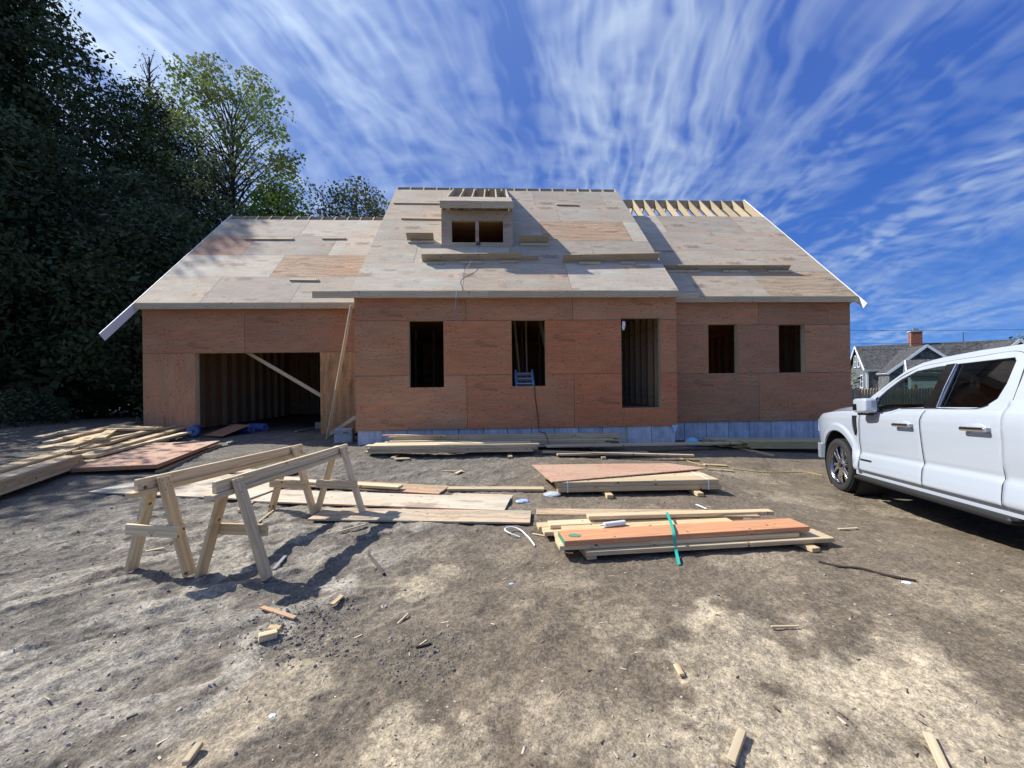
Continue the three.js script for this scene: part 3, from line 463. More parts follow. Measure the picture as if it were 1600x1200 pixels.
// ---------------------------------------------------------------- pickup truck: local x forward from the front axle, y up, z to its right
{
  const t = thing('pickup_truck', 'white four door pickup truck parked beside the house', 'pickup truck');
  const hd = 16 * Math.PI / 180, ta = 0.065;
  const fwd = new THREE.Vector3(Math.sin(hd) * Math.cos(ta), -Math.sin(ta), -Math.cos(hd) * Math.cos(ta)), right = new THREE.Vector3().crossVectors(fwd, HY).normalize(), up = new THREE.Vector3().crossVectors(right, fwd);
  t.quaternion.setFromRotationMatrix(new THREE.Matrix4().makeBasis(fwd, up, right));
  const contact = ray(1322, 772).multiplyScalar(5.8).add(CAMP);
  t.position.copy(contact).addScaledVector(fwd, 0.245).addScaledVector(right, 1.0);
  const paint = new THREE.MeshPhysicalMaterial({ color: lin(.43, .48, .55), roughness: 0.28, clearcoat: 1, clearcoatRoughness: 0.04 });
  const black = std({ color: lin(.012, .012, .013), roughness: 0.55 }), gloss = new THREE.MeshPhysicalMaterial({ color: lin(.01, .01, .011), roughness: 0.15, clearcoat: 1, clearcoatRoughness: 0.03 });
  const chrome = std({ color: lin(.82, .83, .85), roughness: 0.10, metalness: 1 }), chromeDark = std({ color: lin(.30, .31, .33), roughness: 0.22, metalness: 1 });
  const rubber = std({ color: lin(.022, .022, .022), roughness: 0.85 }), trim = std({ color: lin(.02, .02, .022), roughness: 0.7 });
  const clear = new THREE.MeshPhysicalMaterial({ color: lin(.36, .44, .43), roughness: 0.02, transmission: 1, thickness: 0, ior: 1.5 }), tint = new THREE.MeshPhysicalMaterial({ color: lin(.045, .045, .05), roughness: 0.02, transmission: 1, thickness: 0, ior: 1.5 });
  const leather = std({ color: lin(.025, .024, .024), roughness: 0.6 });
  const PR = [[0.36, .955], [0.385, .985], [0.42, 1.0], [0.50, .995], [0.60, .981], [0.650, .955], [0.672, .964], [0.80, .975], [1.0, .986], [1.10, .986], [1.17, .975], [1.21, .958], [1.235, .935], [1.30, .91]];
  const prof = (x, y) => { let z = PR[PR.length - 1][1]; for (let i = 0; i < PR.length - 1; i++) if (y <= PR[i + 1][0]) { z = lerp(PR[i][1], PR[i + 1][1], clamp((y - PR[i][0]) / (PR[i + 1][0] - PR[i][0]))); break; } const f = x > 0.10 ? 0.105 * Math.pow((x - 0.10) / 0.75, 2.2) : 0; return z - f; };
  // a curved panel on the body side: u along, v up; lips turn in at the shut lines
  function panel(name, parent, P, nu, nv, mat, side, bulge = () => 0, lip = 0.02) {
    const pos = [], idx = [], uv = [];
    for (let j = -1; j <= nv + 1; j++) for (let i = -1; i <= nu + 1; i++) {
      const u = clamp(i / nu), v = clamp(j / nv), [x, y] = P(u, v), edge = i < 0 || j < 0 || i > nu || j > nv;
      const near = (i === 0 || i === nu || j === 0 || j === nv) && !edge;
      let z = prof(x, y) + bulge(x, y) - (edge ? lip : 0) - (near ? 0.0025 : 0);
      pos.push(x, y, side * z); uv.push(u, v);
    }
    const n = nu + 3; for (let j = 0; j < nv + 2; j++) for (let i = 0; i < nu + 2; i++) { const a = j * n + i; if (side > 0) idx.push(a, a + n, a + 1, a + 1, a + n, a + n + 1); else idx.push(a, a + 1, a + n, a + 1, a + n + 1, a + n); }
    const g = geoFrom(pos, uv, idx); g.computeVertexNormals(); return meshOf(name, g, mat, parent);
  }
  const AR = 0.475, WC = 0.385;                                            // wheel arch radius, wheel centre height
  const arch = (x, cx) => { const d = AR * AR - (x - cx) * (x - cx) * 0.93; return d > 0 ? WC + 0.045 + Math.sqrt(d) : 0; };
  const seamA = (y) => -0.605 - 0.04 * smooth(0.75, 1.2, y), seamB = (y) => -1.82 - 0.05 * smooth(1.08, 1.25, y), seamC = (y) => -2.785 - 0.03 * smooth(0.7, 1.0, y);
  for (const s of [-1, 1]) {
    // fender over the front wheel
    const fTop = (x) => 1.205 - 0.055 * smooth(-0.2, 0.75, x) - 0.10 * smooth(0.45, 0.85, x);
    const archLip = (x, y, cx) => { const r = Math.hypot((x - cx) * 0.965, y - WC - 0.045); return 0.022 * smooth(AR + 0.115, AR + 0.095, r); };
    const fn = 64; panel('front_fender', t, (u, v) => { const x = lerp(0.83, -0.60, u), xa = seamA(lerp(0.4, 1.2, v)) + 0.004, xx = u > 0.9 ? lerp(x, xa, (u - 0.9) / 0.1) : x; const y0 = Math.max(0.40, arch(xx, 0), xx > 0.4 ? 0.66 : 0); return [xx, lerp(y0, fTop(xx), v)]; }, fn, 22, paint, s, (x, y) => archLip(x, y, 0));
    // doors
    const door = (name, a, b, top) => panel(name, t, (u, v) => { const y = lerp(0.40, top(lerp(a(1), b(1), u)), v); return [lerp(a(y), b(y), u), y]; }, 28, 44, paint, s);
    const d1 = door('front_door', (y) => seamA(y) - 0.004, (y) => seamB(y) + 0.004, (x) => 1.225 - 0.055 * smooth(-1.42, -1.22, x)); d1.name = 'front_door';
    const d2 = door('rear_door', (y) => seamB(y) - 0.004, (y) => seamC(y) + 0.004, () => 1.225);
    for (const [d, x0, x1] of [[d1, -1.73, -1.44], [d2, -2.72, -2.44]]) {
      const z = prof(-1, 1.04), h = new THREE.CapsuleGeometry(0.017, x1 - x0 - 0.03, 4, 8); h.rotateZ(Math.PI / 2); h.scale(1, 1.25, 0.8); h.translate((x0 + x1) / 2, 1.045, s * (z + 0.045)); meshOf('door_handle', h, chrome, d);
      const m1 = mergeGeometries([boxAt(x0 + 0.005, 1.03, -0.02, x0 + 0.05, 1.06, 0.03), boxAt(x1 - 0.05, 1.03, -0.02, x1 - 0.005, 1.06, 0.03)]); m1.translate(0, 0, s * (z + 0.02)); meshOf('handle_mount', m1, chromeDark, d);
      const cup = new THREE.SphereGeometry(0.5, 18, 10); cup.scale(0.19, 0.095, 0.022); cup.translate((x0 + x1) / 2, 1.05, s * (z - 0.001)); meshOf('handle_cup', cup, paint, d);
    }
    for (const [f, y0, y1] of [[seamA, 0.41, 1.15], [seamB, 0.41, 1.215], [seamC, 0.41, 1.215]]) { const pts = []; for (let k = 0; k <= 14; k++) { const y = lerp(y0, y1, k / 14); pts.push(new THREE.Vector3(f(y), y, s * (prof(f(y), y) - 0.0015))); } meshOf('door_seam', poleGeo(pts, 0.0035, 5, 50), trim, t); }
    // cab corner and box side
    panel('cab_corner', t, (u, v) => { const y = lerp(0.40, 1.30, v); return [lerp(seamC(y) - 0.004, -3.06, u), y]; }, 6, 30, paint, s, (x, y) => 0.012 * smooth(0.6, 0.9, y));
    const bs = (x, y) => 0.02 + archLip(x, y, -3.69); panel('box_side', t, (u, v) => { const x = lerp(-3.075, -4.98, u); return [x, lerp(Math.max(0.46, arch(x, -3.69)), 1.32, v)]; }, 70, 22, paint, s, bs);
    meshOf('sill', boxAt(-2.95, 0.33, s > 0 ? 0.80 : -0.955, -0.45, 0.402, s > 0 ? 0.955 : -0.80), paint, t);
    // running board
    const rb = timber(2.35, 0.055, 0.16, 0.018); rb.translate(-1.72, 0.30, s * 0.955); meshOf('running_board', rb, black, t);
    // badge plate and fender vent
    const bd = boxAt(-0.90, 0.538, -0.004, -0.65, 0.560, 0.004); bd.translate(0, 0, s * (prof(-0.7, 0.55) + 0.004)); meshOf('badge', bd, chromeDark, t);
    const vs = new THREE.Shape(); vs.moveTo(-0.50, 1.135); vs.lineTo(-0.575, 1.135); vs.lineTo(-0.575, 0.93); vs.lineTo(-0.545, 0.875); vs.lineTo(-0.50, 1.0); vs.closePath();
    const vg = new THREE.ExtrudeGeometry(vs, { depth: 0.012, bevelEnabled: true, bevelSize: 0.006, bevelThickness: 0.006, bevelSegments: 2 }); vg.translate(0, 0, s > 0 ? prof(-0.53, 1.02) - 0.004 : -prof(-0.53, 1.02) - 0.008); const vent = meshOf('fender_vent', vg, black, t);
    const vb = new THREE.TubeGeometry(new THREE.CatmullRomCurve3([[-0.50, 1.125], [-0.505, 1.0], [-0.545, 0.885]].map(([x, y]) => new THREE.Vector3(x, y, s * (prof(x, y) + 0.012)))), 10, 0.008, 6); meshOf('chrome_strip', vb, chrome, vent);
    // greenhouse side with two windows
    const zb = (y) => 0.918 - 0.185 * (y - 1.225) / 0.52 - 0.03 * smooth(1.6, 1.8, y);
    const sh = new THREE.Shape(); [[-0.46, 1.12], [-0.52, 1.22], [-0.73, 1.405], [-1.0, 1.565], [-1.225, 1.705], [-1.445, 1.765], [-1.735, 1.79], [-2.2, 1.80], [-2.72, 1.79], [-2.88, 1.73], [-3.06, 1.29], [-2.9, 1.15], [-1.0, 1.12]].forEach(([x, y], i) => (i ? sh.lineTo(x, y) : sh.moveTo(x, y))); sh.closePath();
    const hole = (pts) => { const h = new THREE.Path(); pts.forEach(([x, y], i) => (i ? h.lineTo(x, y) : h.moveTo(x, y))); h.closePath(); return h; };
    const A = [[-0.86, 1.195], [-0.925, 1.182], [-1.125, 1.182], [-1.255, 1.20], [-1.395, 1.234], [-1.80, 1.24], [-1.865, 1.70], [-1.745, 1.702], [-1.42, 1.682], [-1.19, 1.595], [-0.99, 1.475], [-0.86, 1.37]], B = [[-1.975, 1.24], [-2.515, 1.234], [-2.585, 1.258], [-2.665, 1.315], [-2.70, 1.45], [-2.70, 1.65], [-2.66, 1.69], [-1.99, 1.702]];
    sh.holes.push(hole(A), hole(B));
    const gs = new THREE.ExtrudeGeometry(sh, { depth: 0.03, bevelEnabled: true, bevelSize: 0.008, bevelThickness: 0.008, bevelSegments: 2, curveSegments: 4 });
    const lean = (g, off) => { const a = g.attributes.position; for (let i = 0; i < a.count; i++) { const y = a.getY(i); a.setZ(i, s * (zb(y) + off - (s > 0 ? 0.03 - a.getZ(i) : a.getZ(i)))); } if (s < 0) { /* depth runs inwards already */ } g.computeVertexNormals(); return g; };
    const leanFlat = (g, off) => { const a = g.attributes.position; for (let i = 0; i < a.count; i++) a.setZ(i, s * (zb(a.getY(i)) + off)); g.computeVertexNormals(); return g; };
    meshOf('cab_side', lean(gs, 0), paint, t);
    const flat = (pts) => { const h = new THREE.Shape(); pts.forEach(([x, y], i) => (i ? h.lineTo(x, y) : h.moveTo(x, y))); h.closePath(); return new THREE.ShapeGeometry(h); };
    meshOf('front_window', leanFlat(flat(A), -0.012), clear, t); meshOf('rear_window', leanFlat(flat(B), -0.012), tint, t);
    meshOf('door_pillar', leanFlat(flat([[-1.79, 1.236], [-1.985, 1.236], [-2.0, 1.706], [-1.855, 1.706]]), 0.0105), gloss, t);
    meshOf('window_corner_trim', leanFlat(flat([[-0.62, 1.19], [-0.87, 1.185], [-0.875, 1.40], [-0.84, 1.375]]), 0.0105), gloss, t);
    meshOf('pillar_strip', poleGeo([[-1.985, 1.24, s * (zb(1.24) + 0.012)], [-1.988, 1.45, s * (zb(1.45) + 0.012)], [-2.0, 1.70, s * (zb(1.70) + 0.012)]], 0.008, 5, 12), chrome, t);
    meshOf('belt_strip', poleGeo([[-1.41, 1.236, s * 0.924], [-1.9, 1.237, s * 0.924], [-2.5, 1.234, s * 0.924], [-2.60, 1.262, s * 0.914]], 0.006, 5, 20), chromeDark, t);
    meshOf('door_seam', poleGeo([[-2.82, 1.23, s * (zb(1.23) + 0.0065)], [-2.81, 1.5, s * (zb(1.5) + 0.0065)], [-2.77, 1.68, s * (zb(1.68) + 0.0065)], [-2.66, 1.735, s * (zb(1.735) + 0.0065)], [-2.2, 1.742, s * (zb(1.742) + 0.0065)], [-1.75, 1.738, s * (zb(1.738) + 0.0065)], [-1.44, 1.715, s * (zb(1.715) + 0.0065)], [-1.2, 1.635, s * (zb(1.635) + 0.0065)], [-0.9, 1.455, s * (zb(1.455) + 0.0065)]], 0.0035, 5, 60), trim, t);
    // mirror
    const mir = new THREE.SphereGeometry(0.5, 20, 14); { const a = mir.attributes.position; for (let i = 0; i < a.count; i++) { const f = (v) => Math.sign(v) * 0.5 * Math.pow(Math.abs(v) * 2, 0.38); a.setXYZ(i, f(a.getX(i)) * 0.31, f(a.getY(i)) * 0.19, f(a.getZ(i)) * 0.15); } mir.computeVertexNormals(); mir.translate(-0.955, 1.275, s * 1.06); }
    const mm = meshOf('side_mirror', mir, paint, t); meshOf('mirror_arm', boxAt(-0.98, 1.150, s > 0 ? 0.93 : -1.09, -0.84, 1.178, s > 0 ? 1.09 : -0.93), black, mm);
    const mg = boxAt(-1.09, 1.205, -0.003, -0.84, 1.345, 0.003); mg.translate(0, 0, s * 0.983); meshOf('mirror_glass', mg, chrome, mm);
    const ml = timber(0.095, 0.085, 0.012, 0.004); ml.translate(-0.875, 1.255, s * 1.132); meshOf('mirror_lamp', ml, gloss, mm);
    // headlamp and front corner
    const hl = boxAt(0.80, 0.86, s > 0 ? 0.60 : -0.86, 0.90, 1.06, s > 0 ? 0.86 : -0.60); meshOf('headlight', hl, new THREE.MeshPhysicalMaterial({ color: lin(.6, .62, .65), roughness: 0.1, clearcoat: 1 }), t);
    const tl = boxAt(-5.0, 0.95, s > 0 ? 0.86 : -0.99, -4.90, 1.28, s > 0 ? 0.99 : -0.86); meshOf('tail_light', tl, std({ color: lin(.35, .02, .02), roughness: 0.2 }), t);
    // wheel wells
    for (const cx of [0, -3.69]) { const wl = new THREE.CylinderGeometry(AR + 0.05, AR + 0.05, 0.34, 30, 1, true); wl.rotateX(Math.PI / 2); wl.translate(cx, WC + 0.045, s * 0.765); meshOf('wheel_well', wl, trim, t); }
  }
  // hood, cowl, windshield, roof, rear glass, box
  const grid = (name, P, nu, nv, mat) => { const pos = [], idx = [], uv = []; for (let j = 0; j <= nv; j++) for (let i = 0; i <= nu; i++) { pos.push(...P(i / nu, j / nv)); uv.push(i / nu, j / nv); } for (let j = 0; j < nv; j++) for (let i = 0; i < nu; i++) { const a = j * (nu + 1) + i; idx.push(a, a + 1, a + nu + 1, a + 1, a + nu + 2, a + nu + 1); } const g = geoFrom(pos, uv, idx); g.computeVertexNormals(); return meshOf(name, g, mat, t); };
  const hoodEdge = (x) => 1.205 - 0.055 * smooth(-0.2, 0.75, x) - 0.10 * smooth(0.45, 0.85, x);
  grid('hood', (u, v) => { const x = lerp(0.87, -0.72, u), k = v * 2 - 1, z = k * (prof(x, hoodEdge(x)) - 0.006), e = Math.abs(k); return [x, hoodEdge(x) + 0.075 * (1 - smooth(0.72, 1.0, e)) * smooth(0.87, 0.55, x) + 0.02 * (1 - e * e), z]; }, 20, 36, paint);
  const zb0 = (y) => 0.918 - 0.185 * (y - 1.225) / 0.52 - 0.03 * smooth(1.6, 1.8, y);
  const wsc = (v) => { const pts = [[-0.52, 1.21], [-0.73, 1.40], [-1.0, 1.56], [-1.225, 1.70]]; const f = v * 3, i = Math.min(2, Math.floor(f)); return [lerp(pts[i][0], pts[i + 1][0], f - i), lerp(pts[i][1], pts[i + 1][1], f - i)]; };
  grid('windshield', (u, v) => { const [x, y] = wsc(u), k = v * 2 - 1; return [x + 0.16 * (1 - k * k), y + 0.015 * (1 - k * k), k * (zb0(y) - 0.035)]; }, 9, 14, clear);
  grid('roof', (u, v) => { const x = lerp(-1.20, -2.90, u), k = v * 2 - 1, yb = u < 0.16 ? lerp(1.70, 1.765, u / 0.16) : lerp(1.765, 1.795, Math.min(1, (u - 0.16) / 0.3)); return [x + (u < 0.02 ? 0.15 * (1 - k * k) : 0), yb - 0.012 + 0.075 * (1 - Math.pow(Math.abs(k), 2.4)) - 0.03 * smooth(0.9, 1, u), k * (zb0(yb) - 0.004)]; }, 24, 20, paint);
  grid('rear_glass', (u, v) => { const y = lerp(1.30, 1.74, u), k = v * 2 - 1; return [lerp(-3.05, -2.88, u) - 0.02 * (1 - k * k), y, k * (zb0(y) - 0.02)]; }, 5, 8, tint);
  meshOf('box_floor', boxAt(-4.96, 0.80, -0.93, -3.08, 0.83, 0.93), trim, t); meshOf('tailgate', boxAt(-5.0, 0.62, -0.855, -4.95, 1.30, 0.855), paint, t); meshOf('box_front', boxAt(-3.12, 0.80, -0.94, -3.08, 1.30, 0.94), paint, t);
  for (const s of [-1, 1]) meshOf('box_rail', boxAt(-4.98, 1.30, s > 0 ? 0.86 : -0.945, -3.08, 1.335, s > 0 ? 0.945 : -0.86), trim, t);
  meshOf('cab_back', boxAt(-3.065, 0.50, -0.90, -3.055, 1.31, 0.90), paint, t);
  const gl = timber(1.15, 0.42, 0.10, 0.03); gl.rotateY(Math.PI / 2); gl.translate(0.86, 0.93, 0); meshOf('grille', gl, chromeDark, t);
  { const s = new THREE.Shape(); const bp = [[-0.935, 0.62], [-0.90, 0.80], [-0.62, 0.93], [0, 0.955], [0.62, 0.93], [0.90, 0.80], [0.935, 0.62], [0.83, 0.60], [0.80, 0.72], [0, 0.80], [-0.80, 0.72], [-0.83, 0.60]]; bp.forEach(([z, x], i) => (i ? s.lineTo(x, z) : s.moveTo(x, z))); s.closePath(); const g = new THREE.ExtrudeGeometry(s, { depth: 0.22, bevelEnabled: true, bevelSize: 0.015, bevelThickness: 0.015, bevelSegments: 3 }); g.rotateX(Math.PI / 2); g.translate(0, 0.655, 0); meshOf('front_bumper', g, paint, t); }
  const rbm = timber(1.9, 0.2, 0.14, 0.03); rbm.rotateY(Math.PI / 2); rbm.translate(-5.08, 0.62, 0); meshOf('rear_bumper', rbm, chrome, t);
  meshOf('chassis', mergeGeometries([boxAt(-4.9, 0.44, -0.55, 0.75, 0.62, -0.40), boxAt(-4.9, 0.44, 0.40, 0.75, 0.62, 0.55), boxAt(-3.0, 0.405, -0.80, -0.5, 0.47, 0.80), boxAt(-0.45, 0.5, -0.5, 0.72, 0.9, 0.5), boxAt(-4.9, 0.60, -0.58, -3.05, 0.79, 0.58)]), trim, t);
  meshOf('firewall', boxAt(-0.62, 0.45, -0.86, -0.58, 1.17, 0.86), trim, t);
  // cabin
  { const d = new THREE.Shape(); [[-0.58, 0.75], [-0.58, 1.19], [-0.80, 1.225], [-1.02, 1.20], [-1.08, 1.08], [-0.95, 0.75]].forEach(([x, y], i) => (i ? d.lineTo(x, y) : d.moveTo(x, y))); const g = new THREE.ExtrudeGeometry(d, { depth: 1.64, bevelEnabled: true, bevelSize: 0.012, bevelThickness: 0.012 }); g.translate(0, 0, -0.82); meshOf('dashboard', g, leather, t); }
  const seatGeo = (x, z, wd) => { const a = timber(0.52, 0.18, wd, 0.05); a.translate(x, 0.78, z); const b = timber(0.62, 0.16, wd, 0.05); b.rotateZ(Math.PI / 2 + 0.22); b.translate(x - 0.30, 1.08, z); return mergeGeometries([a, b]); };
  for (const z of [-0.42, 0.42]) { const st = meshOf('seat', seatGeo(-1.62, z, 0.52), leather, t); const hr = timber(0.20, 0.10, 0.27, 0.03); hr.rotateZ(Math.PI / 2 + 0.15); hr.translate(-2.0, 1.48, z); meshOf('headrest', hr, leather, st); }
  { const st = meshOf('rear_seat', seatGeo(-2.52, 0, 1.45), leather, t); for (const z of [-0.45, 0.45]) { const hr = timber(0.16, 0.10, 0.25, 0.03); hr.rotateZ(Math.PI / 2 + 0.15); hr.translate(-2.88, 1.46, z); meshOf('headrest', hr, leather, st); } }
  { const w = new THREE.TorusGeometry(0.185, 0.017, 8, 28); w.rotateY(Math.PI / 2); w.rotateZ(0.42); w.translate(-1.18, 1.18, -0.42); const st = meshOf('steering_wheel', w, leather, t); const c = timber(0.05, 0.14, 0.34, 0.02); c.rotateZ(0.42); c.translate(-1.16, 1.17, -0.42); meshOf('wheel_hub', c, leather, st); }
  // wheels
  const tyreProf = [[0.285, -0.125], [0.31, -0.138], [0.345, -0.142], [0.372, -0.132], [0.384, -0.115], [0.388, -0.06], [0.389, 0], [0.388, 0.06], [0.384, 0.115], [0.372, 0.132], [0.345, 0.142], [0.31, 0.138], [0.285, 0.125]];
  const tyre = new THREE.LatheGeometry(tyreProf.map(([r, y]) => new THREE.Vector2(r, y)), 56); tyre.rotateX(Math.PI / 2);
  const treadGeo = (() => { const a = []; for (let i = 0; i < 64; i++) for (const z of [-0.088, -0.03, 0.03, 0.088]) { const b = new THREE.BoxGeometry(0.026, 0.010, 0.044); b.translate(0, 0.3905, 0); b.rotateZ(i / 64 * Math.PI * 2 + (z > 0 ? 0.03 : 0)); b.translate(0, 0, z); a.push(b); } return mergeGeometries(a); })();
  const barrel = new THREE.LatheGeometry([[0.292, -0.13], [0.287, -0.10], [0.262, -0.05], [0.262, 0.09], [0.287, 0.118], [0.296, 0.128], [0.288, 0.132], [0.276, 0.116]].map(([r, y]) => new THREE.Vector2(r, y)), 48); barrel.rotateX(Math.PI / 2);
  const spokeGeo = (() => { const s = new THREE.Shape(); s.moveTo(0.05, -0.022); s.lineTo(0.17, -0.020); s.lineTo(0.282, -0.034); s.lineTo(0.282, 0.034); s.lineTo(0.17, 0.020); s.lineTo(0.05, 0.022); s.closePath(); const g = new THREE.ExtrudeGeometry(s, { depth: 0.02, bevelEnabled: true, bevelSize: 0.004, bevelThickness: 0.012, bevelSegments: 2 }); return g; })();
  const sp = (() => { const a = []; for (let i = 0; i < 12; i++) { const g = spokeGeo.clone(); const at = g.attributes.position; for (let k = 0; k < at.count; k++) at.setZ(k, at.getZ(k) - 0.02 * Math.pow(Math.hypot(at.getX(k), at.getY(k)) / 0.28 - 0.6, 2)); g.rotateZ((i + (i % 2 ? -0.13 : 0.13)) / 12 * Math.PI * 2); a.push(g); } const h = new THREE.CylinderGeometry(0.085, 0.095, 0.05, 24); h.rotateX(Math.PI / 2); h.translate(0, 0, 0.012); a.push(h.toNonIndexed()); const m = mergeGeometries(a.map((g) => { const q = g.index ? g.toNonIndexed() : g; return q; })); m.computeVertexNormals(); return m; })();
  const cap = new THREE.CylinderGeometry(0.038, 0.042, 0.02, 20); cap.rotateX(Math.PI / 2); cap.translate(0, 0, 0.05);
  const disc = new THREE.CylinderGeometry(0.19, 0.19, 0.03, 32); disc.rotateX(Math.PI / 2);
  for (const cx of [0, -3.69]) for (const s of [-1, 1]) {
    const wgt = part('wheel', t); wgt.position.set(cx, 0.39, s * 0.845); if (s < 0) wgt.rotation.y = Math.PI;
    meshOf('tyre', tyre, rubber, wgt); meshOf('tread', treadGeo, rubber, wgt); meshOf('rim', barrel, chromeDark, wgt);
    const sk = meshOf('spokes', sp, chrome, wgt); sk.position.z = 0.065; const cp = meshOf('hub_cap', cap, gloss, wgt); cp.position.z = 0.055; const dk = meshOf('brake_disc', disc, chromeDark, wgt); dk.position.z = -0.01;
  }
}

// ---------------------------------------------------------------- neighbours behind the fence
const shingleM = std({ map: TX.shingle, color: lin(.30, .30, .31), roughness: 1 }), cedarM = std({ map: TX.shingle, color: lin(.62, .64, .68), roughness: 1 }), clap = std({ color: lin(.72, .76, .75), roughness: 0.7 }), brickM = std({ color: lin(.30, .11, .07), roughness: 0.95 }), darkGlass = std({ color: lin(.03, .035, .045), roughness: 0.1 });
function uvScale(g, k) { const p = g.attributes.position, n = g.attributes.normal, uv = g.attributes.uv; for (let i = 0; i < p.count; i++) { const ax = Math.abs(n.getX(i)), az = Math.abs(n.getZ(i)); uv.setXY(i, (ax > az ? p.getZ(i) : p.getX(i)) * k, p.getY(i) * k); } return g; }
function gabled(par, x0, x1, z0, z1, eave, ridge, along, wallM, over = 0.25, base = -0.3) {       // ridge along x or z
  const s = new THREE.Shape(), a0 = along === 'x' ? z0 : x0, a1 = along === 'x' ? z1 : x1, mid = (a0 + a1) / 2, L = along === 'x' ? x1 - x0 : z1 - z0;
  s.moveTo(a0, base); s.lineTo(a1, base); s.lineTo(a1, eave); s.lineTo(mid, ridge); s.lineTo(a0, eave); s.closePath();
  const g = new THREE.ExtrudeGeometry(s, { depth: L, bevelEnabled: false }); if (along === 'x') { g.rotateY(Math.PI / 2); g.scale(1, 1, -1); const ix = g.attributes.position; g.translate(x0, 0, 0); } else g.translate(0, 0, z0);
  g.computeVertexNormals(); uvScale(g, 1 / 4); meshOf('wall', g, wallM, par);
  const run = (a1 - a0) / 2, rise = ridge - eave, len = Math.hypot(run, rise), Lr = len + over;
  for (const sd of [-1, 1]) { const r = new THREE.BoxGeometry(L + 2 * over, 0.10, Lr); uvScale(r, 1 / 4); const uv = r.attributes.uv, pp = r.attributes.position; for (let i = 0; i < pp.count; i++) uv.setXY(i, pp.getX(i) / 4, pp.getZ(i) / 4); r.translate(0, 0.062, Lr / 2); const m = meshOf('roof', r, shingleM, par); const ang = Math.atan2(rise, run);
    if (along === 'x') { m.rotation.set(sd > 0 ? ang : ang, sd > 0 ? 0 : Math.PI, 0, 'YXZ'); m.position.set((x0 + x1) / 2, ridge, mid); } else { m.rotation.set(ang, sd > 0 ? Math.PI / 2 : -Math.PI / 2, 0, 'YXZ'); m.position.set(mid, ridge, (z0 + z1) / 2); }
    const tr = meshOf('eave_trim', new THREE.BoxGeometry(L + 2 * over, 0.22, 0.06), whitePaint, m); tr.position.set(0, -0.06, Lr + 0.03);
    for (const e of [-1, 1]) { const rk = meshOf('rake_trim', new THREE.BoxGeometry(0.06, 0.24, Lr), whitePaint, m); rk.position.set(e * (L / 2 + over + 0.03), -0.02, Lr / 2); } }
}
function win(par, x, y, z, w, h, ry) { const g = part('window', par); g.position.set(x, y, z); g.rotation.y = ry; const fr = meshOf('frame', mergeGeometries([boxAt(-w / 2 - .1, -h / 2 - .1, 0, -w / 2, h / 2 + .1, .08), boxAt(w / 2, -h / 2 - .1, 0, w / 2 + .1, h / 2 + .1, .08), boxAt(-w / 2, h / 2, 0, w / 2, h / 2 + .1, .08), boxAt(-w / 2, -h / 2 - .1, 0, w / 2, -h / 2, .08), boxAt(-w / 2, -.03, 0, w / 2, .03, .05)]), whitePaint, g); meshOf('pane', boxAt(-w / 2, -h / 2, 0, w / 2, h / 2, 0.025), darkGlass, g); }
{
  const n = thing('shingled_house', 'grey shingled cottage with brick chimney behind the picket fence', 'house'); n.position.set(40.8, 0, -46); n.rotation.y = -28 * Math.PI / 180;
  gabled(n, 0, 19, -7, 0, 2.75, 5.55, 'x', cedarM); gabled(n, 1.0, 6.8, -4, 3.4, 2.3, 4.95, 'z', cedarM); gabled(n, 8.4, 13.2, -4, 2.4, 2.5, 5.2, 'z', cedarM);
  for (const z of [-2.75, -4.25]) win(n, -0.02, 3.75, z, 0.7, 1.3, -Math.PI / 2); win(n, -0.02, 1.3, -1.6, 0.8, 1.4, -Math.PI / 2);
  for (const x of [2.6, 5.2]) win(n, x, 1.5, 3.42, 0.8, 1.3, 0); win(n, 10.8, 1.6, 2.42, 0.8, 1.3, 0);
  for (const z of [0.035, -7.035]) { const c = meshOf('corner_board', boxAt(-0.06, -0.3, z - 0.1, 0.14, 2.75, z + 0.03), whitePaint, n); }
  const ch = part('chimney', n); ch.position.set(5.2, 0, -3.4);
  const brick = new THREE.BoxGeometry(0.30, 0.105, 0.16), bm = [[.33, .12, .075], [.27, .10, .065], [.36, .15, .09]].map((c) => std({ color: lin(...c), roughness: 0.95 }));
  meshOf('chimney_core', boxAt(-0.50, 4.4, -0.40, 0.50, 7.0, 0.40), std({ color: lin(.34, .30, .27), roughness: 1 }), ch);
  for (let r = 0; r < 15; r++) for (let k = 0; k < 3; k++) { const m = meshOf('brick', brick, bm[(r * 2 + k) % 3], ch); m.position.set(-0.345 + k * 0.325 + (r % 2 ? 0.03 : 0), 5.3 + r * 0.118, 0.345); const l = meshOf('brick', brick, bm[(r + k * 2) % 3], ch); if (k < 2) { l.rotation.y = Math.PI / 2; l.position.set(-0.445, 5.3 + r * 0.118, -0.2 + k * 0.325); } else l.position.set(0.0, 5.3 + r * 0.118, -0.345); }
  meshOf('chimney_cap', boxAt(-0.58, 7.0, -0.48, 0.58, 7.10, 0.48), concreteM[2], ch); meshOf('flue', boxAt(-0.22, 7.1, -0.2, 0.22, 7.38, 0.2), std({ color: lin(.2, .2, .22) }), ch); meshOf('flashing', boxAt(-0.54, 4.9, -0.45, 0.54, 5.28, 0.45), std({ color: lin(.5, .52, .55), roughness: 0.5, metalness: 0.5 }), ch);
  const mast = new THREE.CylinderGeometry(0.04, 0.04, 1.5, 8); mast.translate(9.2, 6.0, -3.5); meshOf('vent_pipe', mast, std({ color: lin(.08, .08, .09) }), n);
}
